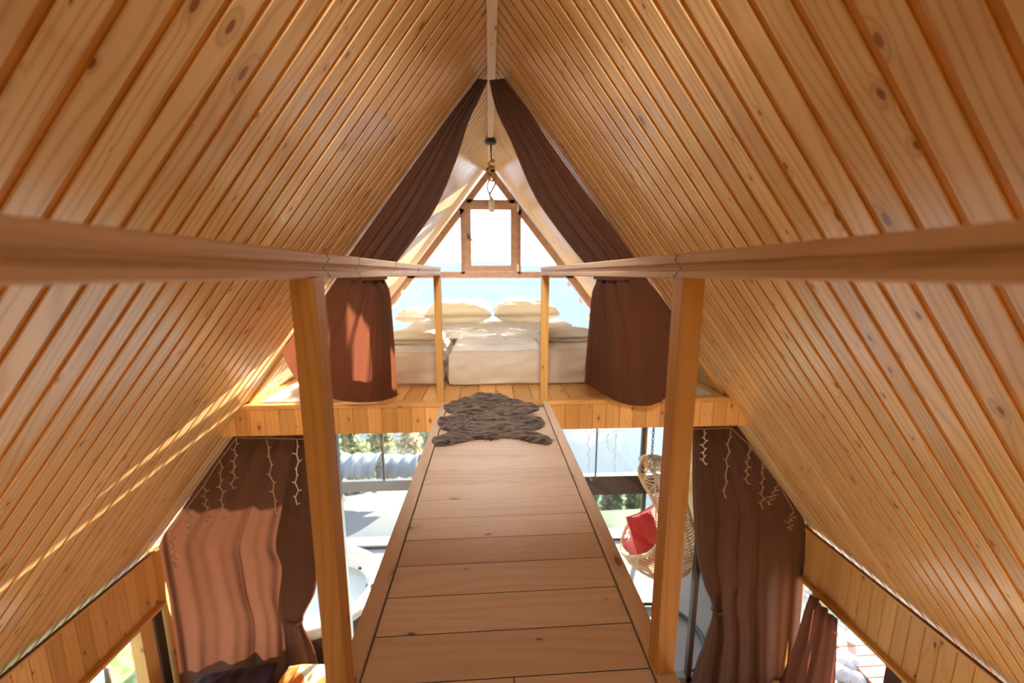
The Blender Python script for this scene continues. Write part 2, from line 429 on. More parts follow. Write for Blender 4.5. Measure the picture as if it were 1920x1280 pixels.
# loft floor, nosing, fascia
mb=MB()
x=roofx(-1,-1.0)
XL0,XL1=roofx(-1,-1.0)+.0,roofx(1,-1.0)-.0
boards(mb,(XL0,D1+.03,LOFT),(0,1,0),(1,0,0),(0,0,1),D2-D1-.03,XL1-XL0,0.15,0.003,0.004)
tag(struct('floor_loft',mb,[M['panel'],M['gap']]),'pine board floor of the sleeping loft')
mb=MB(); mb.rnd=(.2,.7,.45)
mb.box((XL0-.03,D1-.006,LOFT-.034),(XL1+.03,D1+.045,LOFT+.001),0,bev=.004)
struct('trim_9',mb,M['panel'])
mb=MB()
xa,xb=roofx(-1,-1.245)+.01,roofx(1,-1.245)-.01
boards(mb,(xa,D1+.004,LOFT-.036),(0,0,-1),(1,0,0),(0,-1,0),.21,xb-xa,0.112,0.0035,0.004)
mb.face([(xa,D1+.004,LOFT-.246),(xb,D1+.004,LOFT-.246),(xb,D1+.03,LOFT-.246),(xa,D1+.03,LOFT-.246)])
tag(struct('wall_loft_edge',mb,[M['panel'],M['groove']]),'vertical boarded front edge of the sleeping loft')
mb=MB()
xa2,xb2=roofx(-1,-1.245)+.005,roofx(1,-1.245)-.005
mb.box((xa2,D1+.03,LOFT-.245),(xb2,D2+.05,LOFT-.02),1); struct('ceiling_terrace',mb,M['slab'])

# ------------------------------------------------------------------ walkway
ww=thing('walkway','narrow pine plank walkway with raised side curbs leading to the loft','walkway',(0.03,1.2,LOFT-.1))
mb=MB()
xa,xb=-.332,.408
ys=[3.055-.02]
edges=[-.66+0.1385*i for i in range(0,27)]
for i,(a,b) in enumerate(zip(edges[:-1],edges[1:])):
    b=min(b,3.05)
    a2,b2=a+.0013,b-.0013
    tilt=.010
    def brd(x0,x1):
        mb.new_rnd()
        ox=R.random()*9
        top=LOFT-.012; bt=LOFT-.04
        P=[(x0,a2),(x1,a2),(x1,b2),(x0,b2)]
        P=[(px_,py_+(px_-.03)*tilt) for px_,py_ in P]
        e=.0015
        cx=[(P[0][0]+e,P[0][1]+e),(P[1][0]-e,P[1][1]+e),(P[2][0]-e,P[2][1]-e),(P[3][0]+e,P[3][1]-e)]
        t_=[(q[0],q[1],top) for q in cx]; s_=[(q[0],q[1],top-e) for q in P]; l_=[(q[0],q[1],bt) for q in P]
        def U(q): return (q[0]+ox,q[1]-a)
        mb.face(t_,[U(q) for q in cx])
        for k in range(4):
            j=(k+1)%4
            mb.face([s_[k],s_[j],t_[j],t_[k]],[U(P[k]),U(P[j]),U(cx[j]),U(cx[k])])
            mb.face([l_[k],l_[j],s_[j],s_[k]],[U(P[k]),U(P[j]),U(P[j]),U(P[k])],1)  # board sides coloured dark to hold the shade in the gaps
    jx=0.5*(edges[10]+edges[11])
    if i==10: brd(xa,.052); brd(.0545,xb)
    elif i in (3,7): brd(xa,-.1+i*.03); brd(-.0975+i*.03,xb)
    else: brd(xa,xb)
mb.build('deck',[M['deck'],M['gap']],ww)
mb=MB(); mb.box((xa,-.6,LOFT-.075),(xb,3.05,LOFT-.042),1); mb.build('gap_shade',M['gap'],ww)  # near-black sheet standing in for shade below the board gaps
for x0,x1 in ((-.390,-.336),(.4115,.464)):
    mb=MB(); mb.new_rnd(); mb.box((x0,-.62,LOFT-.13),(x1,D1-.008,LOFT),1,bev=.003); mb.build('curb',M['deck'],ww)

# ------------------------------------------------------------------ railings
def railing(side,label):
    xs={-1:(-.366,-.338),1:(.395,.409)}[side]       # inner face: far, near
    root=thing('railing',label,'railing',(xs[0]+side*.03,1.2,LOFT))
    # handrail: moulded inner face with two shallow steps
    def sec(Y):
        k=max(0,min(1,(Y-.3)/2.75)); xi=xs[1]+(xs[0]-xs[1])*k; zt=.0415+.0065*k; zb=-.009-.004*k; h=zt-zb
        w=.075*side
        prof=[(0.004,1.0),(0,.93),(0,.62),(.006,.57),(.0045,.50),(.0075,.44),(.006,.33),(0,.28),(0,.06),(.004,0)]
        pts=[(xi+side*d,zb+h*f) for d,f in prof]+[(xi+w-.004*side,zb),(xi+w,zb+.006),(xi+w,zt-.008),(xi+w-.01*side,zt)]
        return pts
    mb=MB(); mb.new_rnd()
    Ys=[-.7,.3,.8,1.3,1.9,2.5,D1+.06]; secs=[sec(y) for y in Ys]; n=len(secs[0])
    acc=[0]
    for i in range(n):
        p,q=secs[0][i],secs[0][(i+1)%n]; acc.append(acc[-1]+math.hypot(p[0]-q[0],p[1]-q[1]))
    for a in range(len(Ys)-1):
        for i in range(n):
            j=(i+1)%n
            f=[(secs[a][i][0],Ys[a],secs[a][i][1]+E),(secs[a][j][0],Ys[a],secs[a][j][1]+E),(secs[a+1][j][0],Ys[a+1],secs[a+1][j][1]+E),(secs[a+1][i][0],Ys[a+1],secs[a+1][i][1]+E)]
            uv=[(Ys[a],acc[i]),(Ys[a],acc[i+1]),(Ys[a+1],acc[i+1]),(Ys[a+1],acc[i])]
            mb.face(f,uv)
    for k in (0,-1):
        f=[(q[0],Ys[k],q[1]+E) for q in secs[k]]; mb.face(f,[(q[0]*.2,q[1]) for q in secs[k]])
    mb.build('handrail',M['rail'],root)
    # jagged glued joints in the handrail
    for Y in {-1:(.885,1.10,1.55),1:(.86,)}[side]:
        mb=MB(); s_=sec(Y); zb,zt=s_[9][1],s_[0][1]; xi=s_[2][0]
        pts=[]; N=14
        for i in range(N+1):
            f=i/N; off=.006*sin(i*1.9)+.005*sin(i*.7+1)+(.012 if f>.75 else 0)*(f-.75)*4
            d=.0 if (f<.28 or f>.6) else .0066
            pts.append((xi+side*(d-.0012),Y+off,zb+(zt-zb)*f+E))
        for p,q in zip(pts[:-1],pts[1:]):
            mb.face([p,(p[0],p[1]+.0055,p[2]),(q[0],q[1]+.0055,q[2]),q])
        mb.build('joint',M['rustgap'],root)
    zt=E-.0085
    pn={-1:(-.379,-.333),1:(.4105,.4585)}[side]; pf={-1:(-.418,-.366),1:(.398,.456)}[side]
    mb=MB(); mb.new_rnd(); ya=.838 if side>0 else .790
    mb.box((pn[0],ya,LOFT+.0005),(pn[1],ya+.048,zt),2,bev=.0025); mb.build('post',M['post'],root)
    mb=MB(); mb.new_rnd(); mb.box((pf[0],D1+.004,LOFT),(pf[1],D1+.056,zt-.003),2,bev=.0025); mb.build('post',M['post'],root)
    return root
railing(-1,'pine handrail on square posts along the walkway edge facing the hot tub')
railing(1,'pine handrail on square posts along the walkway edge facing the egg chair')

# ------------------------------------------------------------------ fur rug
def point_in(poly,x,y):
    c=False; n=len(poly); j=n-1
    for i in range(n):
        if (poly[i][1]>y)!=(poly[j][1]>y) and x<(poly[j][0]-poly[i][0])*(y-poly[i][1])/(poly[j][1]-poly[i][1])+poly[i][0]: c=not c
        j=i
    return c
def smooth_closed(P,it=2):
    for _ in range(it):
        Q=[]
        for i in range(len(P)):
            a=P[i]; b=P[(i+1)%len(P)]
            Q+=[tuple(a[k]*.75+b[k]*.25 for k in range(2)),tuple(a[k]*.25+b[k]*.75 for k in range(2))]
        P=Q
    return P
def make_rug():
    o=[(790,770),(870,768),(930,785),(970,805),(1040,812),(1100,825),(1118,845),(1092,862),(1020,882),(1085,888),(1130,900),(1150,925),(1130,950),(1072,968),(1130,990),(1178,1005),(1190,1030),(1170,1045),(1110,1040),(1040,1025),(960,1008),(900,1005),(870,1016),(830,1018),(780,1012),(700,1025),(640,1040),(570,1052),(520,1052),(506,1032),(520,1010),(560,990),(628,972),(556,958),(538,930),(550,905),(590,888),(650,878),(590,862),(570,845),(585,825),(640,810),(700,795),(740,780)]
    P=[]
    for x,y in o:
        p=atz(640+x/3,480+y/3,LOFT+.012); P.append((p.x,p.y))
    P=smooth_closed(P,2)
    xs=[p[0] for p in P]; ys=[p[1] for p in P]
    # distance to outline
    segs=list(zip(P,P[1:]+P[:1]))
    def dist(x,y):
        m=9
        for a,b in segs:
            dx,dy=b[0]-a[0],b[1]-a[1]; l=dx*dx+dy*dy
            t=max(0,min(1,((x-a[0])*dx+(y-a[1])*dy)/(l+1e-12)))
            m=min(m,math.hypot(x-a[0]-dx*t,y-a[1]-dy*t))
        return m
    st=.0075
    nx=int((max(xs)-min(xs)+.03)/st)+1; ny=int((max(ys)-min(ys)+.03)/st)+1
    vid={}; vs=[]; fs=[]
    def V(i,j):
        if (i,j) in vid: return vid[(i,j)]
        x=min(xs)-.015+i*st; y=min(ys)-.015+j*st
        d=dist(x,y); ins=point_in(P,x,y)
        dd=d if ins else -d
        base=LOFT-.012 if y<D1-.02 else LOFT+.002
        k=max(0,min(1,(dd+.004)/.03)); hh=.026*sqrt(k)
        wv=noise.noise(Vector((x*9,y*26+.25*sin(x*30),1.3)))*.5+.5
        wv=abs(noise.noise(Vector((x*11+2*noise.noise(Vector((x*5,y*8,5))),y*30,.5))))
        hh*= .55+1.0*wv
        if base<LOFT-.005 and (x<-.34 or x>.41): base=LOFT+.001
        vs.append((x,y,max(base,LOFT-.0115 if y<D1-.02 else LOFT)+.001+hh)); vid[(i,j)]=len(vs)-1
        return vid[(i,j)]
    for i in range(nx):
        for j in range(ny):
            x=min(xs)-.015+(i+.5)*st; y=min(ys)-.015+(j+.5)*st
            jit=.006*noise.noise(Vector((x*60,y*60,2)))
            if point_in(P,x,y) or dist(x,y)<.001+jit*.6:
                fs.append((V(i,j),V(i+1,j),V(i+1,j+1),V(i,j+1)))
    mb=MB(); mb.raw(vs,fs)
    ob=mb.build('fur_rug',M['fur'],smooth=True)
    return tag(ob,'dark brown shaggy faux fur rug shaped like an animal hide','rug')
make_rug()

# ------------------------------------------------------------------ curtains
def lerp_row(row,u):
    n=len(row)-1; x=u*n; i=min(n-1,int(x)); f=x-i
    p0=row[max(0,i-1)];p1=row[i];p2=row[i+1];p3=row[min(n,i+2)]
    def cr(a,b,c,d): return .5*((2*b)+(-a+c)*f+(2*a-5*b+4*c-d)*f*f+(-a+3*b-3*c+d)*f**3)
    return (cr(p0[0],p1[0],p2[0],p3[0]),cr(p0[1],p1[1],p2[1],p3[1]))
def even(a,b,n=6): return [(a[0]+(b[0]-a[0])*i/(n-1),a[1]+(b[1]-a[1])*i/(n-1)) for i in range(n)]
def resample(row,n=6): return [lerp_row(row,i/(n-1)) for i in range(n)]
def curtain_mesh(rows,Yf,folds,amp,nu=110,nv=90,phase=0.0,xform=None,wander=.5):
    rows=[resample(r,8) for r in rows]
    # rows indexed by v with Catmull-Rom between them
    def P(u,v):
        n=len(rows)-1; x=v*n; i=min(n-1,int(x)); f=x-i
        q=[lerp_row(rows[max(0,min(n,i+k))],u) for k in (-1,0,1,2)]
        def cr(a,b,c,d): return .5*((2*b)+(-a+c)*f+(2*a-5*b+4*c-d)*f*f+(-a+3*b-3*c+d)*f**3)
        px=cr(*[a[0] for a in q]); py=cr(*[a[1] for a in q])
        Y=Yf(u,v)
        w=u+wander*.05*noise.noise(Vector((u*3,v*.9,phase)))
        a=amp(u,v)
        s=sin(2*pi*folds*w+phase+1.2*noise.noise(Vector((u*4,v*.7,phase+7))))
        s=s*.75+.25*sin(2*pi*folds*2.3*w+2*phase)
        s+=.6*noise.noise(Vector((u*5,v*1.6,phase+3)))
        Y+=a*s
        return at(px,py,Y) if xform is None else xform(px,py,Y,u,v)
    mb=MB()
    mb.grid(P,nu,nv,0,lambda u,v:(u*1.6,v*2.6))
    return mb
def strip(mb,a,b,w,d,m=0):
    a=Vector(a);b=Vector(b);t=(b-a).normalized(); s=Vector((0,1,0)); n=t.cross(s).normalized()
    P=[a-s*w/2,a+s*w/2,a+s*w/2+n*d,a-s*w/2+n*d]; Q=[q+(b-a) for q in P]
    for i in range(4):
        j=(i+1)%4; mb.face([P[i],Q[i],Q[j],P[j]],None,m)
    mb.face(P,None,m); mb.face(Q[::-1],None,m)
YC=2.985
def loft_curtain(side,rows,label,folds,phase):
    top=at(919,148,YC)
    root=thing('loft_curtain',label,'curtain',(side*.9,YC,LOFT))
    am=lambda u,v: (.014+.016*min(1,v*3))*(1-.75*max(0,u-.72)/.28) *(0.62 if v>.62 else 1.0)
    mb=curtain_mesh(rows,lambda u,v:YC+.0,folds,am,nu=150,nv=120,phase=phase)
    o=mb.build('drape',M['curtain'],root,smooth=True)
    mb=curtain_mesh([[lerp_row(resample(q,8),f*.27) for f in (0,.2,.4,.6,.8,1)] for q in rows],lambda u,v:YC+.055,2.0,lambda u,v:.012,nu=60,nv=90,phase=phase+2)
    mb.build('gathered_fold',M['curtain'],root,smooth=True)
    # white track on the slope
    mb=MB(); off=.016
    za,zb=ZR-.13,-.50
    a=Vector((roofx(side,za)-side*off*1.2,YC+.03,za+E)); b=Vector((roofx(side,zb)-side*off*1.2,YC+.03,zb+E))
    strip(mb,a,b,.012,-side*.010)
    mb.build('track',M['track'],root)
    # tie band
    p=at(726 if side<0 else 1113,519,YC-.045); q=Vector((roofx(side,p.z-E)-side*.02,YC+.03,p.z))
    mb=MB()
    pts=[]
    for i in range(13):
        f=i/12; pts.append((p.x+(q.x-p.x)*f,p.y+(q.y-p.y)*f*f,p.z-.012*sin(pi*f)))
    for a,b in zip(pts[:-1],pts[1:]):
        mb.face([(a[0],a[1],a[2]-.016),(b[0],b[1],b[2]-.016),(b[0],b[1],b[2]+.016),(a[0],a[1],a[2]+.016)])
    mb.build('tieback',M['cuff'],root)
    return root
loft_curtain(-1,[even((915,150),(896,147)),even((897,190),(863,189)),even((878,230),(832,230)),even((853,307),(776,307)),even((813,397),(712,397)),even((747,487),(649,487)),
  [(722,519),(704,519),(684,519),(664,519),(632,520)],
  [(731,548),(712,552),(690,552),(650,553),(612,551)],
  [(737,610),(712,615),(675,614),(620,608),(570,600)],
  [(742,680),(712,690),(660,690),(590,670),(535,645)],
  [(744,718),(708,728),(655,728),(580,700),(531,655)],
  [(745,742),(706,753),(640,751),(568,726),(529,663)]],'brown loft curtain with a red sunlit patch, tied back to the slope',4.2,.6)
loft_curtain(1,[even((917,150),(946,147)),even((930,205),(990,205)),even((957,263),(1028,263)),even((1000,363),(1100,363)),even((1045,430),(1152,430)),even((1090,487),(1193,487)),
  [(1118,519),(1134,519),(1152,519),(1175,519),(1212,521)],
  [(1110,550),(1128,552),(1155,552),(1195,552),(1236,553)],
  [(1104,610),(1132,620),(1170,622),(1225,615),(1276,606)],
  [(1098,680),(1132,700),(1175,708),(1232,690),(1296,650)],
  [(1097,704),(1130,722),(1178,738),(1236,725),(1302,668)],
  [(1096,716),(1128,738),(1180,759),(1240,752),(1302,690)]],'plain dark brown loft curtain in full shade, tied back to the slope',4.0,2.2)
def bx(z): return 0
def low_curtain(rows,Yp,label,mat,folds,phase,ampf,tie):
    root=thing('floor_curtain',label,'curtain',(at(tie[0],tie[1],Yp).x,Yp,0))
    mb=curtain_mesh(rows,lambda u,v:Yp,folds,ampf,nu=150,nv=110,phase=phase)
    mb.build('drape',mat,root,smooth=True)
    k0,k1=(.74,1) if tie[0]<900 else (0,.26)
    mb=curtain_mesh([[lerp_row(resample(q,8),k0+(k1-k0)*f) for f in (0,.2,.4,.6,.8,1)] for q in rows],lambda u,v:Yp+.05,2.5,lambda u,v:.010,nu=60,nv=90,phase=phase+2)
    mb.build('gathered_fold',mat,root,smooth=True)
    mb=MB(); c=at(tie[0],tie[1],Yp); n=20
    w=tie[2]
    ring=[]
    for i in range(n+1):
        a=2*pi*i/n; ring.append((c.x+w*cos(a),c.y+.055*sin(a),c.z+.3*w*cos(a)*tie[3]))
    for a,b in zip(ring[:-1],ring[1:]): mb.face([(a[0],a[1],a[2]-.012),(b[0],b[1],b[2]-.012),(b[0],b[1],b[2]+.012),(a[0],a[1],a[2]+.012)])
    mb.build('tieback',mat,root,smooth=True)
    return root
LY=3.36
def ampL(u,v):
    a=.02+.02*v
    if u>.5: a*=1.3
    return a*(1-.5*exp(-((v-.62)/.06)**2)*u)
zf=lambda px: px
low_curtain([even((436,810),(602,810)),even((388,885),(599,880)),even((344,950),(598,950)),even((300,1018),(598,1020)),
  [(303,1060),(380,1060),(452,1060),(535,1062),(597,1070)],
  [(316,1115),(390,1115),(462,1115),(530,1118),(590,1112)],
  [(322,1165),(400,1165),(475,1166),(536,1166),(568,1164)],
  [(326,1215),(400,1215),(476,1216),(540,1214),(588,1212)],
  [(328,1265),(400,1266),(472,1267),(545,1266),(602,1264)],
  [(330,1300),(400,1302),(472,1304),(550,1303),(612,1302)]],LY,'long brown curtain glowing red in the sun beside the hot tub',M['curtain2'],4.2,1.1,ampL,(553,1165,.075,.15))
def ampR(u,v):
    a=.02+.016*v
    if u<.4: a*=1.3
    return a*(1-.5*exp(-((v-.55)/.06)**2)*(1-u))
low_curtain([even((1298,795),(1392,793)),even((1298,850),(1436,852)),even((1298,900),(1466,900)),even((1300,960),(1497,955)),
  [(1306,1040),(1345,1040),(1395,1030),(1450,1015),(1510,985)],
  [(1320,1095),(1350,1098),(1395,1085),(1450,1065),(1509,1040)],
  [(1336,1142),(1352,1144),(1390,1128),(1447,1112),(1506,1090)],
  [(1322,1195),(1355,1190),(1395,1180),(1446,1165),(1502,1150)],
  [(1303,1250),(1348,1248),(1395,1240),(1444,1230),(1496,1220)],
  [(1290,1300),(1342,1298),(1395,1292),(1444,1287),(1490,1280)]],LY,'long dark brown curtain in shade gathered beside the egg chair',M['curtain2'],4.6,3.0,ampR,(1344,1143,.05,-.3))
# small curtain on the side window, under the honey panelling
root=thing('side_curtain','short dark curtain hanging under the honey pine ledge by the gravel yard','curtain',(2.9,3.1,0))
def sx_(px,py,Y,u,v):
    a=atx(px,py,2.93); b=at(px,py,3.22)
    p=a if a.y<3.22 else b
    p=p.copy(); p.x-= (Y-0)
    return p
rows=[even((1521,1112),(1572,1165)),even((1510,1145),(1572,1185)),even((1497,1190),(1572,1215)),even((1478,1240),(1571,1255)),even((1455,1300),(1570,1310)),even((1440,1345),(1568,1352))]
mb=curtain_mesh(rows,lambda u,v:0.0,3.2,lambda u,v:.02+.012*v,nu=80,nv=60,phase=.4,xform=sx_)
mb.build('drape',M['curtain'],root,smooth=True)

# ------------------------------------------------------------------ gable window
def frame_bar(mb,p,q,w,d,Y,m=0,ext=0):
    p=Vector((p[0],0,p[1]));q=Vector((q[0],0,q[1]));t=(q-p).normalized(); n=Vector((-t.z,0,t.x))*w/2
    p=p-t*ext;q=q+t*ext
    pts=[p-n,q-n,q+n,p+n]
    a=[(v.x,Y-d/2,v.z+E) for v in pts]; b=[(v.x,Y+d/2,v.z+E) for v in pts]
    mb.face(a,None,m); mb.face(b[::-1],None,m)
    for i in range(4):
        j=(i+1)%4; mb.face([a[j],a[i],b[i],b[j]],None,m)
def pane(name,poly,Y,mat,parent=None):
    mb=MB(); mb.face([(x,Y,z+E) for x,z in poly]); o=mb.build(name,mat,parent)
    return o
def gable():
    root=bpy.data.objects.new('window_1',None); COL.objects.link(root); root.location=(0,D2,LOFT)
    tag(root,'triangular brown framed gable window behind the bed','window',kind='structure')
    Y=D2; mb=MB()
    fw=.085
    # sloping stiles inside the roof planes
    for s in (-1,1):
        c=Vector((s*T,-1)).normalized(); n=Vector((-s*1,-T)).normalized()
        a=Vector((XR,ZR-.02)); b=Vector((roofx(s,-1.0),-1.0))
        o=n*(fw/2+.005)
        frame_bar(mb,(a.x+o.x-c.x*.0,a.y+o.y),(b.x+o.x,b.y+o.y),fw,.07,Y)
    frame_bar(mb,(roofx(-1,-.02),-.018),(roofx(1,-.02),-.018),.085,.07,Y)       # middle transom
    frame_bar(mb,(roofx(-1,.95)+.07,.955),(roofx(1,.95)-.07,.955),.06,.07,Y)        # upper transom
    xl,xr=-.362,.418
    frame_bar(mb,(xl,0),(xl,.86),.05,.07,Y); frame_bar(mb,(xr,0),(xr,.86),.05,.07,Y)
    frame_bar(mb,(roofx(-1,-.96),-.965),(roofx(1,-.96),-.965),.07,.07,Y)
    mb.build('window_frame',M['frame'],root)
    # casement sash
    mb=MB(); x0,x1,z0,z1=-.335,.392,.028,.935; w=.095
    ys=Y-.03
    frame_bar(mb,(x0+w/2,z0),(x0+w/2,z1),w,.06,ys); frame_bar(mb,(x1-w/2,z0),(x1-w/2,z1),w,.06,ys)
    frame_bar(mb,(x0,z0+w/2-.008),(x1,z0+w/2-.008),w*.85,.055,ys); frame_bar(mb,(x0,z1-w/2+.008),(x1,z1-w/2+.008),w*.85,.055,ys)
    sash=mb.build('sash',M['frame'],root)
    pane('pane',[(x0+w*.9,z0+w*.8),(x1-w*.9,z0+w*.8),(x1-w*.9,z1-w*.8),(x0+w*.9,z1-w*.8)],Y,M['glass'],sash)
    h=at(878,443,Y-.07)
    mb=MB(); mb.box((h.x-.014,h.y-.006,h.z-.035),(h.x+.014,h.y+.01,h.z+.035),2,bev=.005)
    mb.tube([(h.x,h.y,h.z),(h.x,h.y-.035,h.z),(h.x+.03,h.y-.04,h.z-.03),(h.x+.10,h.y-.04,h.z-.11)],.009,8)
    o=mb.build('handle',M['steel'],sash); o['label']='dark lever handle'
    for z in (.88,.08):
        mb=MB(); mb.tube([(x1+.004,ys-.035,z-.05+E),(x1+.004,ys-.035,z+.05+E)],.011,10)
        o=mb.build('hinge',M['track'],sash); o['label']='white hinge'
    # fixed panes
    e=.09*1.27
    pane('pane',[(roofx(-1,.985)+e*1.0,.985),(roofx(1,.985)-e*1.0,.985),(XR,ZR-e*1.3)],Y,M['glass'],root)
    pane('pane',[(roofx(-1,.02)+.10,.02),(xl-.02,.02),(xl-.02,.80)],Y,M['glass'],root)
    pane('pane',[(xr+.02,.02),(roofx(1,.02)-.10,.02),(xr+.02,.80)],Y,M['glass'],root)
    pane('pane',[(roofx(-1,-.93)+.10,-.93),(roofx(1,-.93)-.10,-.93),(roofx(1,-.06)-.10,-.06),(roofx(-1,-.06)+.10,-.06)],Y,M['glass'],root)
gable()

# ------------------------------------------------------------------ bed
def mattress(x0,x1,y0,y1,z1,label,seed):
    root=thing('mattress',label,'mattress',((x0+x1)/2,(y0+y1)/2,LOFT))
    nz=lambda a,b,c: noise.noise(Vector((a,b,c+seed)))
    def top(u,v):
        x=x0+(x1-x0)*u; y=y0+(y1-y0)*v
        e=min(u*(x1-x0),(1-u)*(x1-x0),v*(y1-y0),(1-v)*(y1-y0))
        z=z1-.035*max(0,1-e/.05)**2 + .012*nz(x*4,y*5,0)+.006*nz(x*11,y*14,3)
        return Vector((x,y,z))
    mb=MB(); mb.grid(top,60,60,0,lambda u,v:(u,v))
    def side(a,b):
        def f(u,v):
            p=Vector(a)*(1-u)+Vector(b)*u
            t=top(*( ((p.x-x0)/(x1-x0),(p.y-y0)/(y1-y0)) ))
            zb=LOFT+.028+.012*nz(p.x*2.3,p.y*2.3,9)
            z=t.z*(1-v)+zb*v
            n=(Vector(b)-Vector(a)).normalized().cross(Vector((0,0,1)))
            bul=.018*sin(pi*v)+.016*nz(p.x*3.5+v*2.0,p.y*3.5,v*2.4)+.007*nz(p.x*12,p.y*12,v*3)
            q=Vector((p.x,p.y,z))+n*bul
            return q
        mb.grid(f,70,16,0,lambda u,v:(u*1.5,v*.4))
    side((x0,y0,0),(x1,y0,0)); side((x1,y0,0),(x1,y1,0)); side((x1,y1,0),(x0,y1,0)); side((x0,y1,0),(x0,y0,0))
    mb.build('sheet',M['sheet'],root,smooth=True)
    mb=MB(); mb.box((x0+.02,y0+.03,LOFT+.001),(x1-.02,y1-.03,LOFT+.2),0,bev=.02); mb.build('core',M['sheet'],root)
    return root
MZ=LOFT+.315
mattress(-.365,1.05,3.50,5.50,MZ,'wide mattress under a rumpled cream sheet in the middle of the loft',1)
mattress(-1.02,-.425,3.52,5.50,MZ-.005,'narrow cream mattress between the wide mattress and the sunlit loft curtain',5)
def pillow(name,label,c,sx,sy,sz,rot,mat,seed,group=None,cat='pillow'):
    mb=MB()
    def mk(sg):
        def f(u,v):
            a,b=2*u-1,2*v-1
            k=max(0,(1-abs(a)**3))*max(0,(1-abs(b)**3)); h=sz*.5*k**.55
            pin=1-.07*(1-abs(b)**2)*abs(a)**6; pin2=1-.07*(1-abs(a)**2)*abs(b)**6
            w=.05*sz*noise.noise(Vector((a*2.5,b*2.5,seed)))+.09*sz*noise.noise(Vector((a*5,b*1.6,seed+4)))*k
            return Vector((a*sx/2*pin,b*sy/2*pin2,sg*h+w))
        mb.grid(f,28,28,0,lambda u,v:(u,v))
    mk(1); mk(-1)
    mb.v=[tuple(rot@Vector(p)) for p in mb.v]
    ob=mb.build(name,mat,None,smooth=True,weld=True); ob.location=c
    return tag(ob,label,cat,group)
rx=lambda a: Matrix.Rotation(radians(a),3,'X')
rz=lambda a: Matrix.Rotation(radians(a),3,'Z')
ry=lambda a: Matrix.Rotation(radians(a),3,'Y')
# duvet: crumpled white cover over the back of the mattresses
def duvet(name,label,x0,x1,y0,y1,zb,th,mat,seed,amp=.03,cat='blanket',nu=110,nv=80):
    def f(u,v):
        x=x0+(x1-x0)*u; y=y0+(y1-y0)*v
        e=min(u*(x1-x0),(1-u)*(x1-x0),v*(y1-y0),(1-v)*(y1-y0)); k=min(1,e/.05); k=sqrt(1-(1-k)**2)
        rid=1-abs(noise.noise(Vector((x*3.2+noise.noise(Vector((x*2,y*2,seed)))*1.5,y*8.5,seed))))*2.2
        z=zb+k*(th*.55+amp*.9*max(0,rid)+amp*.5*noise.noise(Vector((x*6,y*9,seed+2))))
        ex=.035*noise.noise(Vector((x*4,y*4,seed+8)))*(1-k)
        return Vector((x+ex,y+ex,z))
    mb=MB(); mb.grid(f,nu,nv,0,lambda u,v:(u,v))
    vs=[(x0,y0),(x1,y0),(x1,y1),(x0,y1)]
    o=mb.build(name,mat,None,smooth=True); return tag(o,label,cat)
duvet('duvet','white rumpled duvet spread across the back of the mattresses',-.99,1.0,4.25,5.35,MZ+.0,.07,M['white'],3,amp=.055)
duvet('throw_blanket','crumpled white blanket in the middle of the wide mattress front',-.33,.46,3.56,4.22,MZ-.005,.045,M['white'],11,amp=.05)
duvet('throw_blanket','crumpled cream blanket under the pillow beside the shaded loft curtain',.48,1.0,3.6,4.2,MZ-.005,.025,M['sheet'],17,amp=.025)
duvet('throw_blanket','crumpled white blanket on the narrow mattress',-.98,-.42,3.56,4.2,MZ-.008,.03,M['white'],23,amp=.03)
pillow('pillow','plump pillow lying on the duvet by the gable window, nearer the sunlit loft curtain',(-.385,5.14,MZ+.205),.84,.48,.26,rx(6),M['towel'],1,cat='pillow')
pillow('pillow','plump pillow lying on the duvet by the gable window, nearer the shaded loft curtain',(.455,5.14,MZ+.21),.84,.48,.26,rz(3)@rx(6),M['towel'],2,cat='pillow')
pillow('pillow','small white pillow half hidden beyond the plump pillows, nearest the hot tub side',(-1.0,5.30,MZ+.15),.40,.36,.17,rx(10),M['white'],3)
pillow('pillow','flat cream pillow lying on the narrow mattress',(-.70,3.86,MZ+.085),.60,.36,.14,rz(-3),M['towel'],4)
pillow('pillow','flat cream pillow lying on the wide mattress by the shaded loft curtain',(.78,3.92,MZ+.085),.56,.36,.14,rz(4),M['towel'],5)
# white covers on the floor by the eaves
for s,lab in ((-1,'white cloth lying flat on the loft floor behind the sunlit loft curtain'),(1,'white cloth lying flat on the loft floor beside the shaded loft curtain')):
    xa=roofx(s,-1)-s*.10; xb=xa-s*.62
    def f(u,v,xa=xa,xb=xb,s=s):
        x=xa+(xb-xa)*u; y=3.13+.9*v
        return Vector((x,y,LOFT+.004+.008*min(1,min(u,1-u,v,1-v)*12)+.003*(noise.noise(Vector((x*6,y*6,s)))+.6)))
    mb=MB(); mb.grid(f,24,30); tag(mb.build('floor_cloth',M['white'],None,True),lab,'cloth')

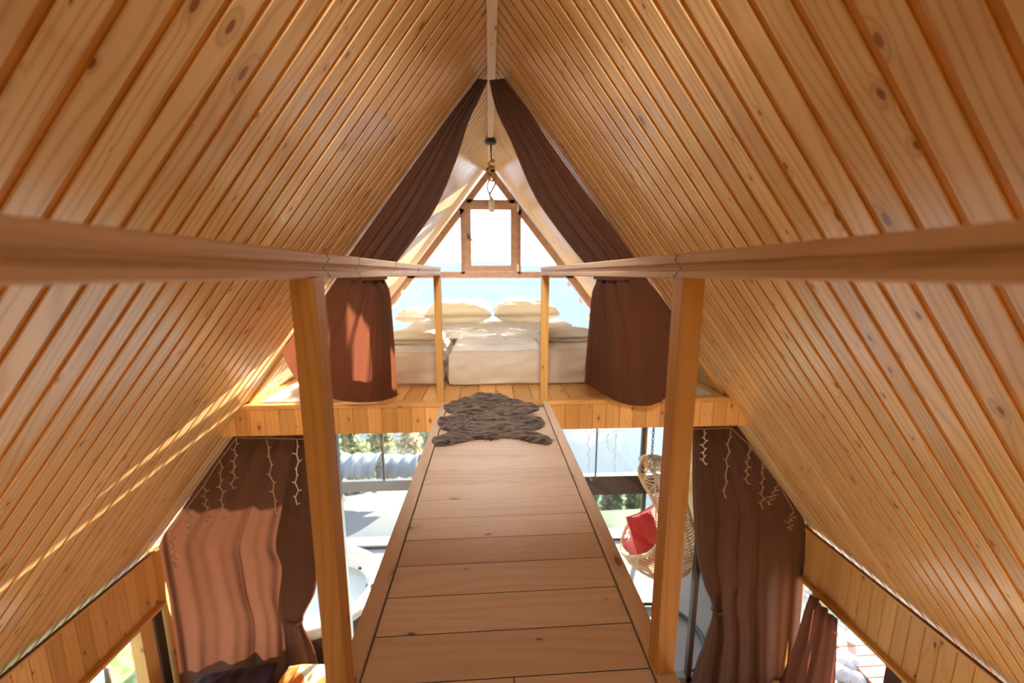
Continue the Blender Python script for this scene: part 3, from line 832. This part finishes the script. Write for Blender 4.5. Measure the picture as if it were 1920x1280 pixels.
# ------------------------------------------------------------------ pendant lamp
def pendant():
    c=atz(921,263,ZR+E-.055); Y=c.y; top=c.z
    zz=lambda py: at(921,py,Y).z
    x=XR+.004
    root=thing('pendant_lamp','bare bulb pendant on knotted jute rope hanging from the ridge beam','lamp',(x,Y,top))
    mb=MB(); mb.lathe([(0,0),(.062,0),(.066,-.012),(.05,-.035),(.012,-.045),(0,-.045)],(x,Y,top),24); mb.build('ceiling_rose',M['black'],root,True)
    z1=zz(302)
    mb=MB(); mb.tube([(x,Y,top-.04),(x,Y,top-.12),(x+.002,Y,z1)],[.011,.008,.007],8); mb.build('cord',M['black'],root,True)
    mb=MB()
    zb=zz(370); H=z1-zb
    pts=[]
    for i in range(60):
        f=i/59
        pts.append((x+.028*sin(f*15)*(1-.2*f),Y+.028*cos(f*15),z1+.02-f*H*.42))
    mb.tube(pts,.0135,8)
    pts=[]
    for i in range(30):
        f=i/29; pts.append((x-.002-.045*sin(pi*f)+.01*sin(5*f),Y+.01*sin(9*f),z1-H*(.38+.55*f)))
    mb.tube(pts,.009,8)
    pts=[]
    for i in range(30):
        f=i/29; pts.append((x+.012+.03*sin(pi*f*1.6),Y-.012*sin(7*f),z1-H*(.38+.62*f)))
    mb.tube(pts,.0115,8)
    ring=[(x+.012+.028*cos(a),Y,z1-H*.47+.028*sin(a)) for a in [2*pi*k/16 for k in range(16)]]
    mb.tube(ring,.010,8,closed=True)
    mb.build('rope',M['rope'],root,True)
    zs=zz(370); ze=zz(399); h=zs-ze
    mb=MB(); mb.lathe([(0,0),(.014,0),(.02,-.02),(.036,-h*.32),(.040,-h*.42),(.034,-h*.46),(.032,-h*.62),(0,-h*.62)],(x,Y,zs+.01),20); mb.build('socket',M['socket'],root,True)
    mb=MB(); mb.lathe([(.026,-h*.55),(.036,-h*.70),(.038,-h*.82),(.03,-h*.95),(.014,-h*1.02),(0,-h*1.03)],(x,Y,zs+.01),20); mb.build('bulb',M['bulb'],root,True)
pendant()

# ------------------------------------------------------------------ icicle lights
def strand(p0,p1,mat,seed,parent,sc=1.0):
    r=random.Random(seed); mb=MB(); p0=Vector(p0);p1=Vector(p1); N=9; L=(p1-p0).length
    pts=[p0]
    for i in range(1,N+1):
        f=i/N; k=1 if i%2 else -1
        pts.append(p0.lerp(p1,f)+Vector((k*.010*sc+r.uniform(-.008,.008),r.uniform(-.01,.01),0)))
    mb.tube(pts,.0042*sc,6)
    for i,p in enumerate(pts[1:]):
        k=1 if (i%2)==0 else -1
        q=p+Vector((k*(.010+r.random()*.018),r.uniform(-.012,.012),.002+r.random()*.014))*sc
        mb.tube([p,p.lerp(q,.6)+Vector((0,0,-.004)),q],[.004*sc,.0036*sc,.0045*sc],6)
    mb.build('strand',mat,parent,True)
def icicles(lst,Y,label,seed,edge):
    root=thing('hanging_icicle_lights',label,'string lights',at(lst[0][0],lst[0][1],Y))
    mb=MB(); mb.tube([at(px,py,Y) for px,py in edge],.0035,6); mb.build('wire',M['wire2'],root,True)
    for i,(a,b,c,d,m) in enumerate(lst):
        strand(at(a,b,Y),at(c,d,Y),M['wire'] if m else M['wire2'],seed+i,root)
    return root
IY=3.10
icicles([(557,824,556,945,1),(499,822,521,970,0),(443,822,436,916,0),(412,864,419,970,0),(381,913,393,985,0),(352,950,361,1012,0),(321,1003,329,1062,0)],3.27,'unlit icicle light string hanging over the red glowing curtain',100,[(600,822),(557,823),(499,821),(443,821),(412,862),(381,911),(352,949),(321,1000)])
icicles([(1320,805,1321,870,1),(1370,803,1357,933,0),(1405,836,1400,906,0),(1430,868,1428,952,0),(1458,905,1440,945,0),(1487,958,1478,992,0)],3.27,'unlit icicle light string hanging over the shaded floor curtain',200,[(1300,803),(1320,804),(1370,802),(1405,834),(1430,866),(1458,903),(1487,955)])
icicles([(1102,812,1106,900,1),(1155,810,1152,890,1),(1138,812,1140,850,1)],5.55,'thin icicle light string hanging under the loft beside the egg chair',300,[(1090,808),(1102,809),(1155,807),(1200,806)])
# fairy bulbs along the gable window edges
for s,px in ((-1,[(755,547),(738,574),(733,612)]),(1,[(1065,533),(1088,564),(1103,590)])):
    c=[at(a,b,D2-.12) for a,b in px]
    root=thing('fairy_lights','three round white fairy bulbs strung along the window slope %s'%('by the sunlit loft curtain' if s<0 else 'by the shaded loft curtain'),'string lights',c[0])
    mb=MB(); up=at(px[0][0]-s*12,px[0][1]-20,D2-.10); mb.tube([up]+[q+Vector((0,0,.035)) for q in c],.003,6); mb.build('wire',M['wire'],root,True)
    for q in c:
        mb=MB(); mb.lathe([(0,.03),(.012,.026),(.016,.016),(.027,.004),(.03,-.008),(.022,-.024),(0,-.031)],q,14); mb.build('bulb',M['bulb'],root,True)

# ------------------------------------------------------------------ lower glazing
def window_root(name,loc,label=None):
    root=bpy.data.objects.new(name,None); COL.objects.link(root); root.location=loc; root['kind']='structure'
    if label: root['label']=label
    return root
w2=window_root('window_2',(0,DG,0),'glass wall between the lower room and the terrace')
mb=MB()
ztop=LOFT-.25
xl=at(636,900,DG).x; xr=at(1312,950,DG).x
x=xl-.012; mb.box((x-.025,DG-.03,0),(x+.025,DG+.03,ztop),2,bev=.004)
mb.box((XKL,DG-.03,ztop-.05),(XKR,DG+.03,ztop),0,bev=.004)
mb.box((XKL,DG-.03,0),(XKR,DG+.03,.06),0,bev=.004)
mb.build('window_frame',M['gframe'],w2)
mb=MB(); mb.box((xr-.005,DG-.03,0),(xr+.045,DG+.03,ztop),2,bev=.004); mb.build('sliding_stile',M['dframe'],w2)
for a,b in ((xl+.012,xr-.006),(xr+.046,XKR-.05),(XKL+.05,xl-.036)):
    mb=MB(); mb.face([(a,DG,.06),(b,DG,.06),(b,DG,ztop-.05),(a,DG,ztop-.05)]); mb.build('pane',M['glass'],w2)

w3=window_root('window_3',(0,D2,0),'balcony glazing round the terrace with a dark base rail')
YB=D2+.02; mb=MB()
zr1=at(700,900,YB).z; zr0=at(700,925,YB).z
xm=at(900,900,YB).x
mb.box((-4.2,YB-.03,zr0+.05),(xm,YB+.03,zr1+.0),0,bev=.004)
mb.build('base_rail',M['gframe'],w3)
mb=MB(); zq1=at(1150,889,YB).z; zq0=at(1150,924,YB).z
mb.box((xm,YB-.05,zq0),(4.2,YB+.05,zq1),0,bev=.006); mb.build('base_rail',M['dframe'],w3)
mb=MB()
zc=LOFT-.24
for px,w in ((718,.03),(1118,.016),(1206,.085)):
    x=at(px,850,YB).x
    mb.box((x-w/2,YB-.02,zr1 if px<900 else zq1),(x+w/2,YB+.02,zc),2)
for x in (-3.1,3.15): mb.box((x-.03,YB-.03,0),(x+.03,YB+.03,zc),2)
x=at(1206,950,YB).x; mb.box((x-.03,YB-.02,0),(x+.03,YB+.02,zq0),2)
mb.box((-3.2,YB-.02,0),(3.2,YB+.02,.03),0)
mb.build('window_frame',M['dframe'],w3)
for a,b,c,d in ((-3.1,xm,zr1,zc),(xm,3.1,zq1,zc),(-3.1,xm,.03,zr0+.05),(xm,3.1,.03,zq0)):
    mb=MB(); mb.face([(a,YB,c),(b,YB,c),(b,YB,d),(a,YB,d)]); mb.build('pane',M['glass2'],w3)
mb=MB(); mb.box((XKL-.6,DG+.03,-.08),(XKR+.6,D2+.3,-.005),1); struct('floor_terrace',mb,M['terrace'])
mb=MB(); mb.box((XKR-.05,DG+.04,0),(XKR+.02,D2+.1,ZK+E),1); struct('wall_sun_block',mb,M['panelr'])  # side wall added to keep the sun off the shaded floor curtain
# end posts of the knee walls and side windows
for s in (-1,1):
    X=(XKL if s<0 else XKR)-s*.02
    root=window_root('window_4' if s<0 else 'window_5',(X,2,0),'low side window under the panelling looking out on %s'%('grass' if s<0 else 'a gravel yard'))
    mb=MB()
    mb.box((X-.05,DG-.09,0),(X+.05,DG-.03,ZK+E),2,bev=.004)
    if s<0:
        a=atx(268,1200,X).y
        mb.box((X-.05,a-.06,0),(X+.05,a+.06,ZK2+E-.03),2,bev=.004)
    else: mb.box((X-.05,DG-.35,0),(X+.05,DG-.28,ZK2+E-.03),2,bev=.004)
    for y in (1.2,-.4,-2.0): mb.box((X-.05,y-.05,0),(X+.05,y+.05,ZK2+E-.03),2,bev=.004)
    mb.box((X-.05,Y0,0),(X+.05,DG-.09,.06),1,bev=.004)
    mb.build('jamb',M['panel'],root)
    mb=MB()
    if s<0:
        b=atx(300,1200,X).y; mb.box((X-.02,b-.05,.06),(X+.03,b+.03,ZK2+E-.03),2)
    else:
        b=atx(1680,1260,X).y; mb.box((X-.03,b-.07,.06),(X+.03,b+.05,ZK2+E-.03),2)
    mb.build('mullion',M['dframe'] if s<0 else M['tubskirt'],root)
    mb=MB(); mb.face([(X,Y0,.06),(X,DG-.09,.06),(X,DG-.09,ZK2+E-.03),(X,Y0,ZK2+E-.03)]); mb.build('pane',M['glass'],root)

# ------------------------------------------------------------------ terrace: hot tub and egg chair
def hot_tub():
    H=.70
    r=.66; cy=DG+.07+r; cx=atz(717,1075,H).x-r
    root=thing('hot_tub','round white hot tub with dark brown side on the terrace','hot tub',(cx,cy,0))
    mb=MB(); mb.lathe([(r-.02,0),(r-.02,H-.09),(r-.03,H-.07)],(cx,cy,0),48); 
    mb.lathe([(0,.002),(r-.02,.002)],(cx,cy,0),48); mb.build('side_panel',M['tubskirt'],root,True)
    mb=MB(); mb.lathe([(r-.03,H-.09),(r+.01,H-.085),(r+.015,H-.03),(r-.005,H),(r-.09,H+.005),(r-.13,H-.02),(r-.15,H-.10),(r-.17,H-.24),(r-.28,H-.27),(r-.31,H-.42),(0,H-.44)],(cx,cy,0),56); mb.build('shell',M['acrylic'],root,True)
    mb=MB(); mb.lathe([(0,H-.17),(r-.158,H-.17)],(cx,cy,0),48); mb.build('water',M['water'],root)
    for k,a in enumerate((.2,.9,2.4,3.6,5.0)):
        mb=MB(); c=Vector((cx+(r-.16)*cos(a),cy+(r-.16)*sin(a),H-.13)); mb.lathe([(0,.012),(.022,.01),(.026,0),(0,-.01)],c,12); mb.build('jet',M['steel'],root,True)
    mb=MB(); c=Vector((cx+(r-.05)*cos(-.1),cy+(r-.05)*sin(-.1),H)); mb.lathe([(0,.016),(.03,.014),(.034,.0)],c,14); mb.build('control_knob',M['gframe'],root,True)
hot_tub()

def egg_chair():
    Yc=4.0; c=at(1231,1000,Yc); cx=c.x; zt=at(1215,858,Yc).z; H=1.36; zb=zt-H
    root=thing('egg_chair','pale woven rattan egg chair hanging on the terrace with red cushions','chair',(cx,Yc,zb))
    face=radians(158)      # direction the opening looks
    def rad(t):
        K=[(0,.06),(.06,.27),(.14,.38),(.25,.445),(.38,.43),(.52,.37),(.66,.325),(.8,.295),(.9,.24),(.97,.13),(1,.03)]
        for (a,ra),(b,rb) in zip(K[:-1],K[1:]):
            if t<=b: f=(t-a)/(b-a); f=f*f*(3-2*f)*.5+f*.5; return ra+(rb-ra)*f
        return .03
    def half(t):     # half angle of the opening
        if t<.16: return 0.0
        if t<.34: return radians(78)*((t-.16)/.18)**.6*1.0
        if t<.8: return radians(78+22*sin((t-.34)/.46*pi))
        return radians(78)*(1-(t-.8)/.2)**.7
    def lean(t): return -.10*(t-.3)       # leans back from the opening
    def P(t,a):
        r=rad(t); return Vector((cx+r*cos(a)-cos(face)*(-lean(t))*-1*1.0, Yc+r*sin(a)-sin(face)*(-lean(t))*-1, zb+H*t))
    # rim
    mb=MB()
    N=60; L=[P(i/N*.84+.16,face+half(i/N*.84+.16)) for i in range(N+1)]; Rr=[P(i/N*.84+.16,face-half(i/N*.84+.16)) for i in range(N+1)]
    mb.tube(L,.021,8); mb.tube(Rr,.021,8)
    mb.build('rim',M['rattan'],root,True)
    mb=MB()
    # horizontal ribs
    nR=44
    for i in range(nR):
        t=.02+i/(nR-1)*.95; h=half(t); n=40
        pts=[P(t+.004*sin(k*1.3),face+h+(2*pi-2*h)*k/n) for k in range(n+1)]
        if h<.01: mb.tube(pts[:-1],.0075,5,closed=True)
        else: mb.tube(pts,.0075,5)
    mb.build('weave',M['rattan'],root,True)
    mb=MB()
    for k in range(14):
        a=face+2*pi*(k+.5)/14
        seg=[]
        for i in range(61):
            t=i/60; d=abs((a-face+pi)%(2*pi)-pi)
            if d>=half(t)+.02: seg.append(P(t,a))
            else:
                if len(seg)>2: mb.tube(seg,.009,6)
                seg=[]
        if len(seg)>2: mb.tube(seg,.009,6)
    # lattice at the crown
    for k in range(9):
        a=face+pi+radians(-80+20*k)
        mb.tube([P(.80+.2*i/14,a+.9*(i/14-.5)) for i in range(15)],.007,5); mb.tube([P(.80+.2*i/14,a-.9*(i/14-.5)) for i in range(15)],.007,5)
    mb.build('ribs',M['rattan'],root,True)
    top=P(1,face)
    mb=MB(); zc=LOFT-.245
    k=0; z=top.z
    while z<zc-.08:
        ring=[]
        for q in range(12):
            a=2*pi*q/12
            d=(cos(a)*.012,0) if k%2 else (0,cos(a)*.012)
            ring.append((top.x+d[0],top.y+d[1],z+.022+sin(a)*.024))
        mb.tube(ring,.0045,5,closed=True); z+=.036; k+=1
    mb.tube([(top.x,top.y,z-.01),(top.x,top.y,zc-.001)],.01,8)
    mb.build('chain',M['steel'],root,True)
    # cushions inside
    zs=zb+H*.20
    pillow('seat_cushion','round coral red seat cushion inside the egg chair',(cx,Yc,zb+H*.155),.58,.58,.16,rz(20),M['pink'],31,cat='cushion')
    d=Vector((cos(face),sin(face),0))
    pillow('cushion','crimson red square cushion standing in the egg chair',(cx+d.x*.13+.0,Yc+d.y*.13+.02,zb+H*.33),.40,.40,.15,rz(math.degrees(face)-90-40)@rx(62),M['red'],33,cat='cushion')
    # separate ring stand on the terrace
    st=thing('chair_stand','dark round tubular floor stand under the egg chair','stand',(cx,Yc,0))
    a=atz(1312,1188,.02); rr=.46
    c0=Vector((a.x-rr,a.y,.025))
    mb=MB(); mb.tube([c0+Vector((rr*cos(q),rr*sin(q),0)) for q in [2*pi*k/48 for k in range(48)]],.024,10,closed=True); mb.build('base_ring',M['steel'],st,True)
    mb=MB()
    back=c0+Vector((rr*cos(.9),rr*sin(.9),0))
    mb.tube([c0+Vector((rr*cos(pi+.9),rr*sin(pi+.9),0)),c0,back],.018,8)
    mb.build('cross_bar',M['steel'],st,True)
    mb=MB(); mb.tube([back,back+Vector((.04,.05,.5)),back+Vector((.06,.08,1.1)),back+Vector((.05,.06,1.7)),back+Vector((-.02,.0,2.0))],.022,10); mb.build('pole',M['steel'],st,True)
egg_chair()

# ------------------------------------------------------------------ lower room: sofa with cushions under the sunlit curtain
sx0,sx1=-2.62,-1.15; sy0,sy1=2.35,3.20
root=thing('sofa','low brown sofa below the sunlit floor curtain','sofa',((sx0+sx1)/2,2.8,0))
zs=.48
mb=MB(); mb.box((sx0,sy0,.10),(sx1,sy1,.30),0,bev=.02); mb.build('base_frame',M['sofa'],root)
mb=MB(); mb.box((sx0+.02,sy0+.02,.302),(sx1-.02,sy1-.02,zs),0,bev=.04); mb.build('seat',M['sofa'],root)
for x in (sx0+.08,sx1-.08):
    for y in (sy0+.08,sy1-.08):
        mb=MB(); mb.tube([(x,y,0),(x,y,.11)],.025,10); mb.build('leg',M['black'],root)
p=at(420,1300,2.95); q=at(565,1290,2.95)
pillow('cushion','dark purple plump cushion on the sofa below the sunlit curtain',(p.x,2.97,zs+.185),.66,.44,.26,rz(8)@rx(10),M['purple'],41,cat='cushion')
pillow('cushion','orange and cream patterned cushion on the sofa',(q.x-.03,2.97,zs+.18),.46,.44,.28,rz(-6)@rx(12)@ry(-8),M['patch'],43,cat='cushion')

# ------------------------------------------------------------------ outside
def terrain():
    def h(x,y):
        k=max(0,y-7.2)
        z=-.30+.08*noise.noise(Vector((x*.6,y*.6,0)))
        if k>0:
            left=max(0,min(1,(-x+.5)/3.0))
            z-= (k**1.15)*(.95-.62*left)
            z+= .25*noise.noise(Vector((x*.3,y*.3,4)))*min(1,k)
        z-= .25*max(0,abs(x)-9) if x>0 else 0
        return max(z,-60)
    mb=MB()
    mb.grid(lambda u,v:Vector((-60+120*u,-6+90*v,h(-60+120*u,-6+90*v))),120,90,0,lambda u,v:(u*120,v*90))
    for i,f in enumerate(mb.f):
        c=[sum(mb.v[k][a] for k in f)/4 for a in range(3)]
        mb.m[i]= 0 if c[0]<-2.5 and c[1]<5.5 else (1 if c[1]<5.9 else (2 if c[0]<.3 else 3))
    o=struct('ground',mb,[M['grass'],M['gravel'],M['slope'],M['wild']],True)
    mb=MB()
    def hill(u,v):
        a=radians(-75+150*u); d=260+240*v
        rid=.5+.5*noise.noise(Vector((u*7,2.2,0)))+.25*noise.noise(Vector((u*19,5,0)))
        z=-150*(1-v)+(6+20*rid)*v
        if v<=0: z=-170
        return Vector((d*sin(a),d*cos(a),z*1.0))
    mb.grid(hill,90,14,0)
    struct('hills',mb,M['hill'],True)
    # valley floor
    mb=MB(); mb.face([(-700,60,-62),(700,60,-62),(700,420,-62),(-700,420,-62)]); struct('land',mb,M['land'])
    return h
H_=terrain()
def tree(name,label,x,y,base,height,width,mat,seed,cat='tree',group=None,cone=False,n=2600,leaf=.07):
    r=random.Random(seed); root=thing(name,label,cat,(x,y,base),group)
    mb=MB(); mb.tube([(x,y,base),(x+.03,y,base+height*.4),(x,y,base+height*.85)],[.06*height*.3,.04*height*.3,.012],8); mb.build('trunk',M['bark'],root)
    mb=MB()
    for i in range(n):
        if cone:
            t=r.random()**1.5; z=base+height*(.12+.88*t); rad=width*.5*(1-t)*(0.6+.4*abs(sin(t*38)))
        else:
            t=r.random(); z=base+height*(.08+.92*t); rad=width*.5*sqrt(max(0,1-(2*t*.95-.85)**2))
        a=r.random()*2*pi; q=rad*r.random()**.45
        rough=.75+.5*noise.noise(Vector((cos(a)*2,sin(a)*2,z*1.5+seed)))
        p=Vector((x+q*cos(a)*rough,y+q*sin(a)*rough,z))
        d=Vector((r.gauss(0,1),r.gauss(0,1),r.gauss(0,.8))).normalized(); e=d.orthogonal().normalized()
        e.rotate(Matrix.Rotation(r.random()*6,3,d))
        L=leaf*(.6+r.random()); W=L*(.25 if cone else .5)
        mb.face([p,p+d*L*.5+e*W,p+d*L,p+d*L*.5-e*W])
    mb.build('crown',mat,root)
def place(px,py,Y): return at(px,py,Y)
for i,(px,top,Y,w,hgt,mt,lab) in enumerate([
  (652,806,9.6,1.5,2.6,'leafA','bushy olive green shrub beyond the balcony above the hot tub'),
  (712,802,11.4,1.5,2.6,'leafA','rounded olive shrub second along beyond the balcony glazing'),
  (765,806,13.2,1.9,2.8,'leafC','beige dry shrub beyond the balcony next to the walkway'),
  (806,800,15.2,2.2,3.0,'leafA','olive shrub partly hidden by the walkway beyond the balcony'),
  (596,800,8.1,1.3,2.2,'leafA','olive shrub beyond the balcony, behind the near rail post')]):
    p=at(px,top,Y); tree('shrub',lab,p.x,Y,p.z-hgt,hgt,w,M[mt],50+i,'shrub',leaf=.11,n=2200)
for i,(px,top,Y,w,hgt,lab) in enumerate([
  (1150,912,8.2,1.9,3.0,'green pine seen through the balcony glass, just beyond the walkway curb'),
  (1190,905,10.2,1.9,3.6,'taller green pine directly behind the egg chair'),
  (1310,920,8.4,1.2,3.2,'green pine behind the near rail post'),
  (1112,915,11.6,2.2,4.2,'low green pine half hidden by the walkway curb')]):
    p=at(px,top,Y); tree('pine_tree',lab,p.x,Y,p.z-hgt,hgt,w,M['leafB'],80+i,'tree',cone=True,leaf=.20,n=4200)
# low garden tunnels covered in white sheeting
for i,(px,py,Yt,lab) in enumerate([(676,853,7.7,'low hooped tunnel under white sheeting beyond the balcony, nearer the railing post'),(752,855,8.3,'low hooped tunnel under white sheeting beyond the balcony, nearer the walkway')]):
    p=at(px,py,Yt); rr=.30
    root=thing('garden_tunnel',lab,'garden tunnel',(p.x,Yt,p.z-rr),group=None)
    mb=MB()
    def tf(u,v,p=p,Yt=Yt,rr=rr):
        a=pi*v; k=.86+.14*abs(cos(u*pi*3)); x=p.x-.36+.72*u
        return Vector((x,Yt-rr*1.3*cos(a)*k,p.z-rr+rr*sin(a)*k))
    mb.grid(tf,36,16); mb.build('cover',M['tarp'],root,True)
    mb=MB()
    for k in range(4):
        x=p.x-.36+.24*k
        mb.tube([(x,Yt-rr*1.3*cos(pi*q/12),p.z-rr+rr*sin(pi*q/12)+.004) for q in range(13)],.008,6)
    mb.build('hoop',M['gframe'],root,True)
# yard beside the honey panelled wall
gz=-.27
for i,(px,py,s) in enumerate([(1592,1240,.16),(1604,1272,.10),(1580,1262,.12)]):
    p=atz(px,py,gz+.05); mb=MB()
    def st(u,v,s=s,i=i):
        a=2*pi*u; b=pi*v; d=Vector((sin(b)*cos(a),sin(b)*sin(a)*.8,cos(b)*.55)); return p+d*s*(1+.25*noise.noise(d*1.7+Vector((i,0,0))))
    mb.grid(st,20,12); tag(mb.build('stone',M['stone'],None,True),['large grey stone in the gravel yard beside the pallet','grey stone nearest the window ledge in the gravel yard','small grey stone touching the short dark curtain edge'][i],'stone')
p=atz(1640,1252,gz+.08)
root=thing('wooden_pallet','reddish plank pallet lying in the gravel yard outside the side window','pallet',(p.x,p.y,gz))
for k in range(6):
    mb=MB(); mb.new_rnd(); mb.box((p.x-.20,p.y-.36+k*.125,gz+.075),(p.x+.72,p.y-.25+k*.125,gz+.10),0,bev=.004); mb.build('plank',M['plank'],root)
for k in range(3):
    mb=MB(); mb.box((p.x-.16+k*.38,p.y-.36,gz-.03),(p.x-.08+k*.38,p.y+.385,gz+.074),1); mb.build('bearer',M['plank'],root)
a=atz(1572,1180,gz+.35); b=atz(1600,1206,gz+.05)
mb=MB(); mb.tube([a+(a-b)*.6,a,b,b+(b-a)*.2],.035,10); tag(mb.build('plastic_pipe',M['pvc'],None,True),'white plastic pipe lying across the gravel yard','pipe')
for i in range(5):
    p=Vector((5.2+(i%3)*1.1,4.0+i*.62,gz))
    tree('bramble_bush','dry bramble bush in the gravel yard beyond the pallet',p.x,p.y,gz,.5+.3*R.random(),.7,M['leafC' if i%2 else 'leafB'],130+i,'bush',group='bramble bushes in the gravel yard',n=500,leaf=.09)
p=atz(203,1275,gz)
mb=MB(); mb.tube([(p.x,p.y,gz-.05),(p.x+.01,p.y,gz+.16)],[.03,.026],8); tag(mb.build('stake',M['bark'],None,True),'short dark stake in the grass outside the low side window','stake')

# ------------------------------------------------------------------ light
w=bpy.data.worlds.new('sky'); SC.world=w; w.use_nodes=True
nt=w.node_tree; nt.nodes.clear()
tc=nt.nodes.new('ShaderNodeTexCoord'); sp=nt.nodes.new('ShaderNodeSeparateXYZ'); nt.links.new(tc.outputs['Generated'],sp.inputs[0])
cr=nt.nodes.new('ShaderNodeValToRGB'); nt.links.new(sp.outputs[2],cr.inputs[0])
cr.color_ramp.elements[0].position=0.0; cr.color_ramp.elements[0].color=(0.80,0.90,1.0,1)
cr.color_ramp.elements[1].position=0.9; cr.color_ramp.elements[1].color=(0.42,0.62,1.0,1)
e=cr.color_ramp.elements.new(.12); e.color=(1.0,1.0,1.0,1)
bg=nt.nodes.new('ShaderNodeBackground'); bg.inputs[1].default_value=3.2; nt.links.new(cr.outputs[0],bg.inputs[0])
ou=nt.nodes.new('ShaderNodeOutputWorld'); 
# bright haze round the sun
sd=Vector((.55,1,.33)).normalized()
vm=nt.nodes.new('ShaderNodeVectorMath'); vm.operation='DOT_PRODUCT'; nt.links.new(tc.outputs['Generated'],vm.inputs[0]); vm.inputs[1].default_value=sd
m1=nt.nodes.new('ShaderNodeMath'); m1.operation='MULTIPLY_ADD'; nt.links.new(vm.outputs['Value'],m1.inputs[0]); m1.inputs[1].default_value=11.0; m1.inputs[2].default_value=-11.0
m2=nt.nodes.new('ShaderNodeMath'); m2.operation='EXPONENT'; nt.links.new(m1.outputs[0],m2.inputs[0])
m3=nt.nodes.new('ShaderNodeMath'); m3.operation='MULTIPLY'; nt.links.new(m2.outputs[0],m3.inputs[0]); m3.inputs[1].default_value=9.0
b2=nt.nodes.new('ShaderNodeBackground'); b2.inputs[0].default_value=(1.0,.93,.82,1); nt.links.new(m3.outputs[0],b2.inputs[1])
ad=nt.nodes.new('ShaderNodeAddShader'); nt.links.new(bg.outputs[0],ad.inputs[0]); nt.links.new(b2.outputs[0],ad.inputs[1])
nt.links.new(ad.outputs[0],ou.inputs[0])

def lamp(kind,name,loc,rot_dir,energy,col,**kw):
    l=bpy.data.lights.new(name,kind); l.energy=energy; l.color=col
    for k,v in kw.items(): setattr(l,k,v)
    o=bpy.data.objects.new(name,l); COL.objects.link(o); o.location=loc
    o.rotation_euler=Vector(rot_dir).to_track_quat('-Z','Y').to_euler()
    return o
lamp('SUN','sun',(0,0,10),(-.55,-1,-.335),30.0,(1.0,0.90,0.74),angle=radians(.7))
# added fill lamps, no real fittings: towards the bed, from behind, upward
lamp('AREA','bed_fill',(0.03,.55,E+1.12),(0,3.2,-2.0),17.0,(1.0,0.94,0.86),size=.5,shape='RECTANGLE',size_y=.3,spread=radians(75))
lamp('AREA','rear_fill',(0.03,-1.6,E+.9),(0,1,-.5),4.0,(1.0,0.84,0.68),size=1.2,shape='RECTANGLE',size_y=.6,spread=radians(95))
lamp('AREA','upward_fill',(0.0,1.0,.9),(0,.35,1),14.0,(1.0,0.84,0.66),size=4.0,shape='RECTANGLE',size_y=3.0)

# ------------------------------------------------------------------ camera
cam=bpy.data.cameras.new('camera'); cam.sensor_width=36; cam.lens=F/1920*36; cam.clip_start=.02; cam.clip_end=3000
co=bpy.data.objects.new('camera',cam); COL.objects.link(co); co.location=(0,0,E)
co.rotation_euler=(radians(90)-PIT,0,-YAW)
cam.dof.use_dof=True; cam.dof.focus_distance=1.5; cam.dof.aperture_fstop=2.0
SC.camera=co
SC.view_settings.view_transform='Standard'; SC.view_settings.look='None'; SC.view_settings.exposure=0.0
SC.cycles.max_bounces=5; SC.cycles.diffuse_bounces=3; SC.cycles.caustics_reflective=False; SC.cycles.caustics_refractive=False; SC.cycles.glossy_bounces=3; SC.cycles.transmission_bounces=4; SC.cycles.transparent_max_bounces=12
SC.cycles.use_adaptive_sampling=True; SC.cycles.adaptive_threshold=0.2; SC.cycles.adaptive_min_samples=16
SC.cycles.sample_clamp_indirect=6.0; SC.cycles.use_denoising=True
